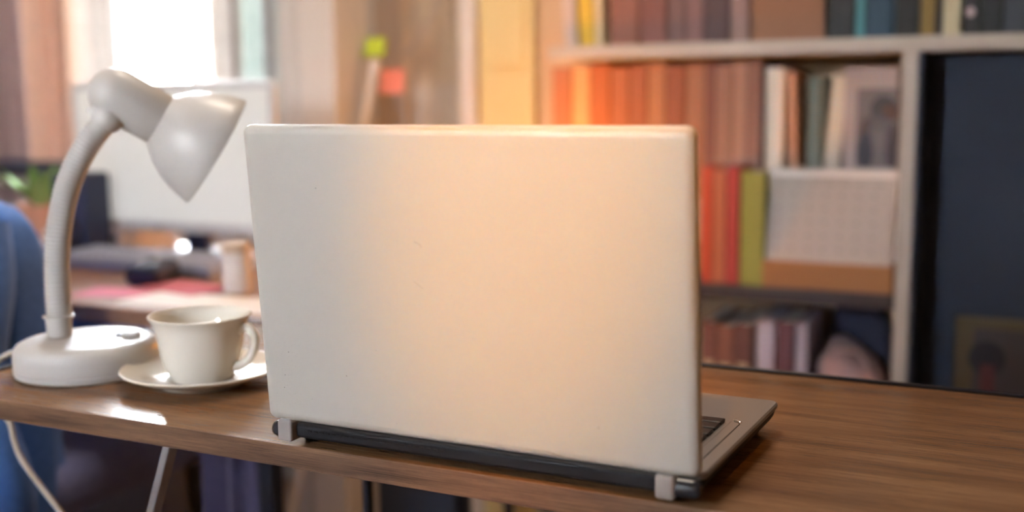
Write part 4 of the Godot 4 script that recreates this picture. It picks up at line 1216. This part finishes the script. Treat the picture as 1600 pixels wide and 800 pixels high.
func build_under_desk() -> void:
	# cloth hanging from the desk edge
	var z2 := -0.58
	var c0 := on_z(338, 740, z2); var c1 := on_z(428, 740, z2)
	var c := thing("hanging_cloth", "dark purple cloth hanging below the work desk edge", "cloth", Vector3((c0.x + c1.x) / 2, 0.0, z2))
	part("drape", MB.new().cloth(-(c1.x - c0.x) / 2 - 0.02, (c1.x - c0.x) / 2 + 0.01, 0.03, 0.634, 0, 0.012, 3.0, 0.5), M.purple_cloth, c)
	# slumped backpack on the floor
	var q := on_z(200, 760, -0.98)
	pouch("backpack", "dusty blue backpack leaning under the work desk", Vector3(q.x, 0, -0.98), Vector3(0.12, 0.50, 0.08), M.dusty_cloth, 14)

func build_added_lamps() -> void:
	# added globe lamp, hidden by the lid, standing in for flare glow
	var g := thing("added_globe_lamp", "added globe floor lamp making the warm glow behind the laptop lid", "lamp", Vector3(-0.37, 0, -1.13))
	part("foot", MB.new().lathe([Vector2(0, 0), Vector2(0.062, 0), Vector2(0.064, 0.006), Vector2(0.055, 0.014), Vector2(0.012, 0.02), Vector2(0, 0.02)], 40), M.leg_dark, g)
	part("pole", MB.new().tube([Vector3(0, 0.018, 0), Vector3(0, 0.77, 0)], 0.009, 16), M.leg_dark, g)
	part("cup", MB.new().lathe([Vector2(0, 0.76), Vector2(0.018, 0.765), Vector2(0.024, 0.79), Vector2(0.02, 0.79), Vector2(0, 0.775)], 28), M.leg_dark, g)
	glow("globe_light", "ffb35c", 1.5)
	var ball := SphereMesh.new()
	ball.radius = 0.05
	ball.height = 0.1
	part("globe_bulb", ball, M.globe_light, g, Vector3(0, 0.835, 0))
	var o := OmniLight3D.new()
	o.name = "added_globe_glow"
	o.light_color = Color("ffa63c")
	o.light_energy = 0.18
	o.light_size = 0.045
	o.omni_range = 8.0
	o.omni_attenuation = 2.0
	o.shadow_enabled = true
	g.add_child(o)
	o.position = Vector3(0, 0.835, 0)
	# added unseen spotlight; its warm pool stands in for lens flare
	var target := Vector3(0.222, 0.945, 0.01)
	var s := thing("added_spotlight", "added unseen spotlight putting a warm glow on the laptop lid", "spotlight", Vector3(0.55, 2.6, 1.4))
	part("canopy", MB.new().lathe([Vector2(0, 0), Vector2(0.05, 0), Vector2(0.05, -0.02), Vector2(0.01, -0.024), Vector2(0.01, -0.10), Vector2(0, -0.10)], 28), M.white_plastic, s)
	var dir := (target - (s.position + Vector3(0, -0.13, 0))).normalized()
	var can := part("can", MB.new().lathe([Vector2(0.030, -0.06), Vector2(0.033, 0.06), Vector2(0.036, 0.06), Vector2(0.036, -0.064), Vector2(0, -0.066)], 32), M.white_plastic, s, Vector3(0, -0.13, 0))
	var sx := dir.cross(Vector3.UP).normalized()
	can.basis = Basis(sx, dir, sx.cross(dir))
	glow("spot_light", "ffc27a", 5.0)
	part("lamp_face", MB.new().lathe([Vector2(0, 0.045), Vector2(0.030, 0.045), Vector2(0.030, 0.044), Vector2(0, 0.044)], 28), M.spot_light, can)
	var l := SpotLight3D.new()
	l.name = "added_spot_glow"
	l.light_color = Color("ffa620")
	l.light_energy = 6.0
	l.light_size = 0.03
	l.spot_range = 9.0
	l.spot_attenuation = 2.0
	l.spot_angle = 4.5
	l.spot_angle_attenuation = 1.0
	l.shadow_enabled = true
	s.add_child(l)
	l.look_at_from_position(s.position + Vector3(0, -0.13, 0) + dir * 0.065, target)
	# added unseen overhead lamp that brightens the table top
	var c := thing("added_ceiling_lamp", "added flat square ceiling lamp to brighten the table top", "lamp", Vector3(-0.3, 2.6, -0.75))
	part("tray", MB.new().rbox(Vector3.ZERO, Vector3(0.62, 0.04, 0.62), 0.006, 2), M.white_plastic, c, Vector3(0, -0.02, 0))
	glow("ceiling_light", "fff1dc", 1.6)
	part("diffuser", MB.new().rbox(Vector3.ZERO, Vector3(0.56, 0.01, 0.56), 0.003), M.ceiling_light, c, Vector3(0, -0.045, 0))
	var a := AreaLight3D.new()
	a.name = "added_ceiling_glow"
	a.area_size = Vector2(0.56, 0.56)
	a.light_color = Color("ffeeda")
	a.light_energy = 1.8
	a.area_normalize_energy = true
	a.area_range = 8.0
	a.shadow_enabled = true
	c.add_child(a)
	a.look_at_from_position(c.position + Vector3(0, -0.055, 0), c.position + Vector3(0, -2.0, 0), Vector3.FORWARD)
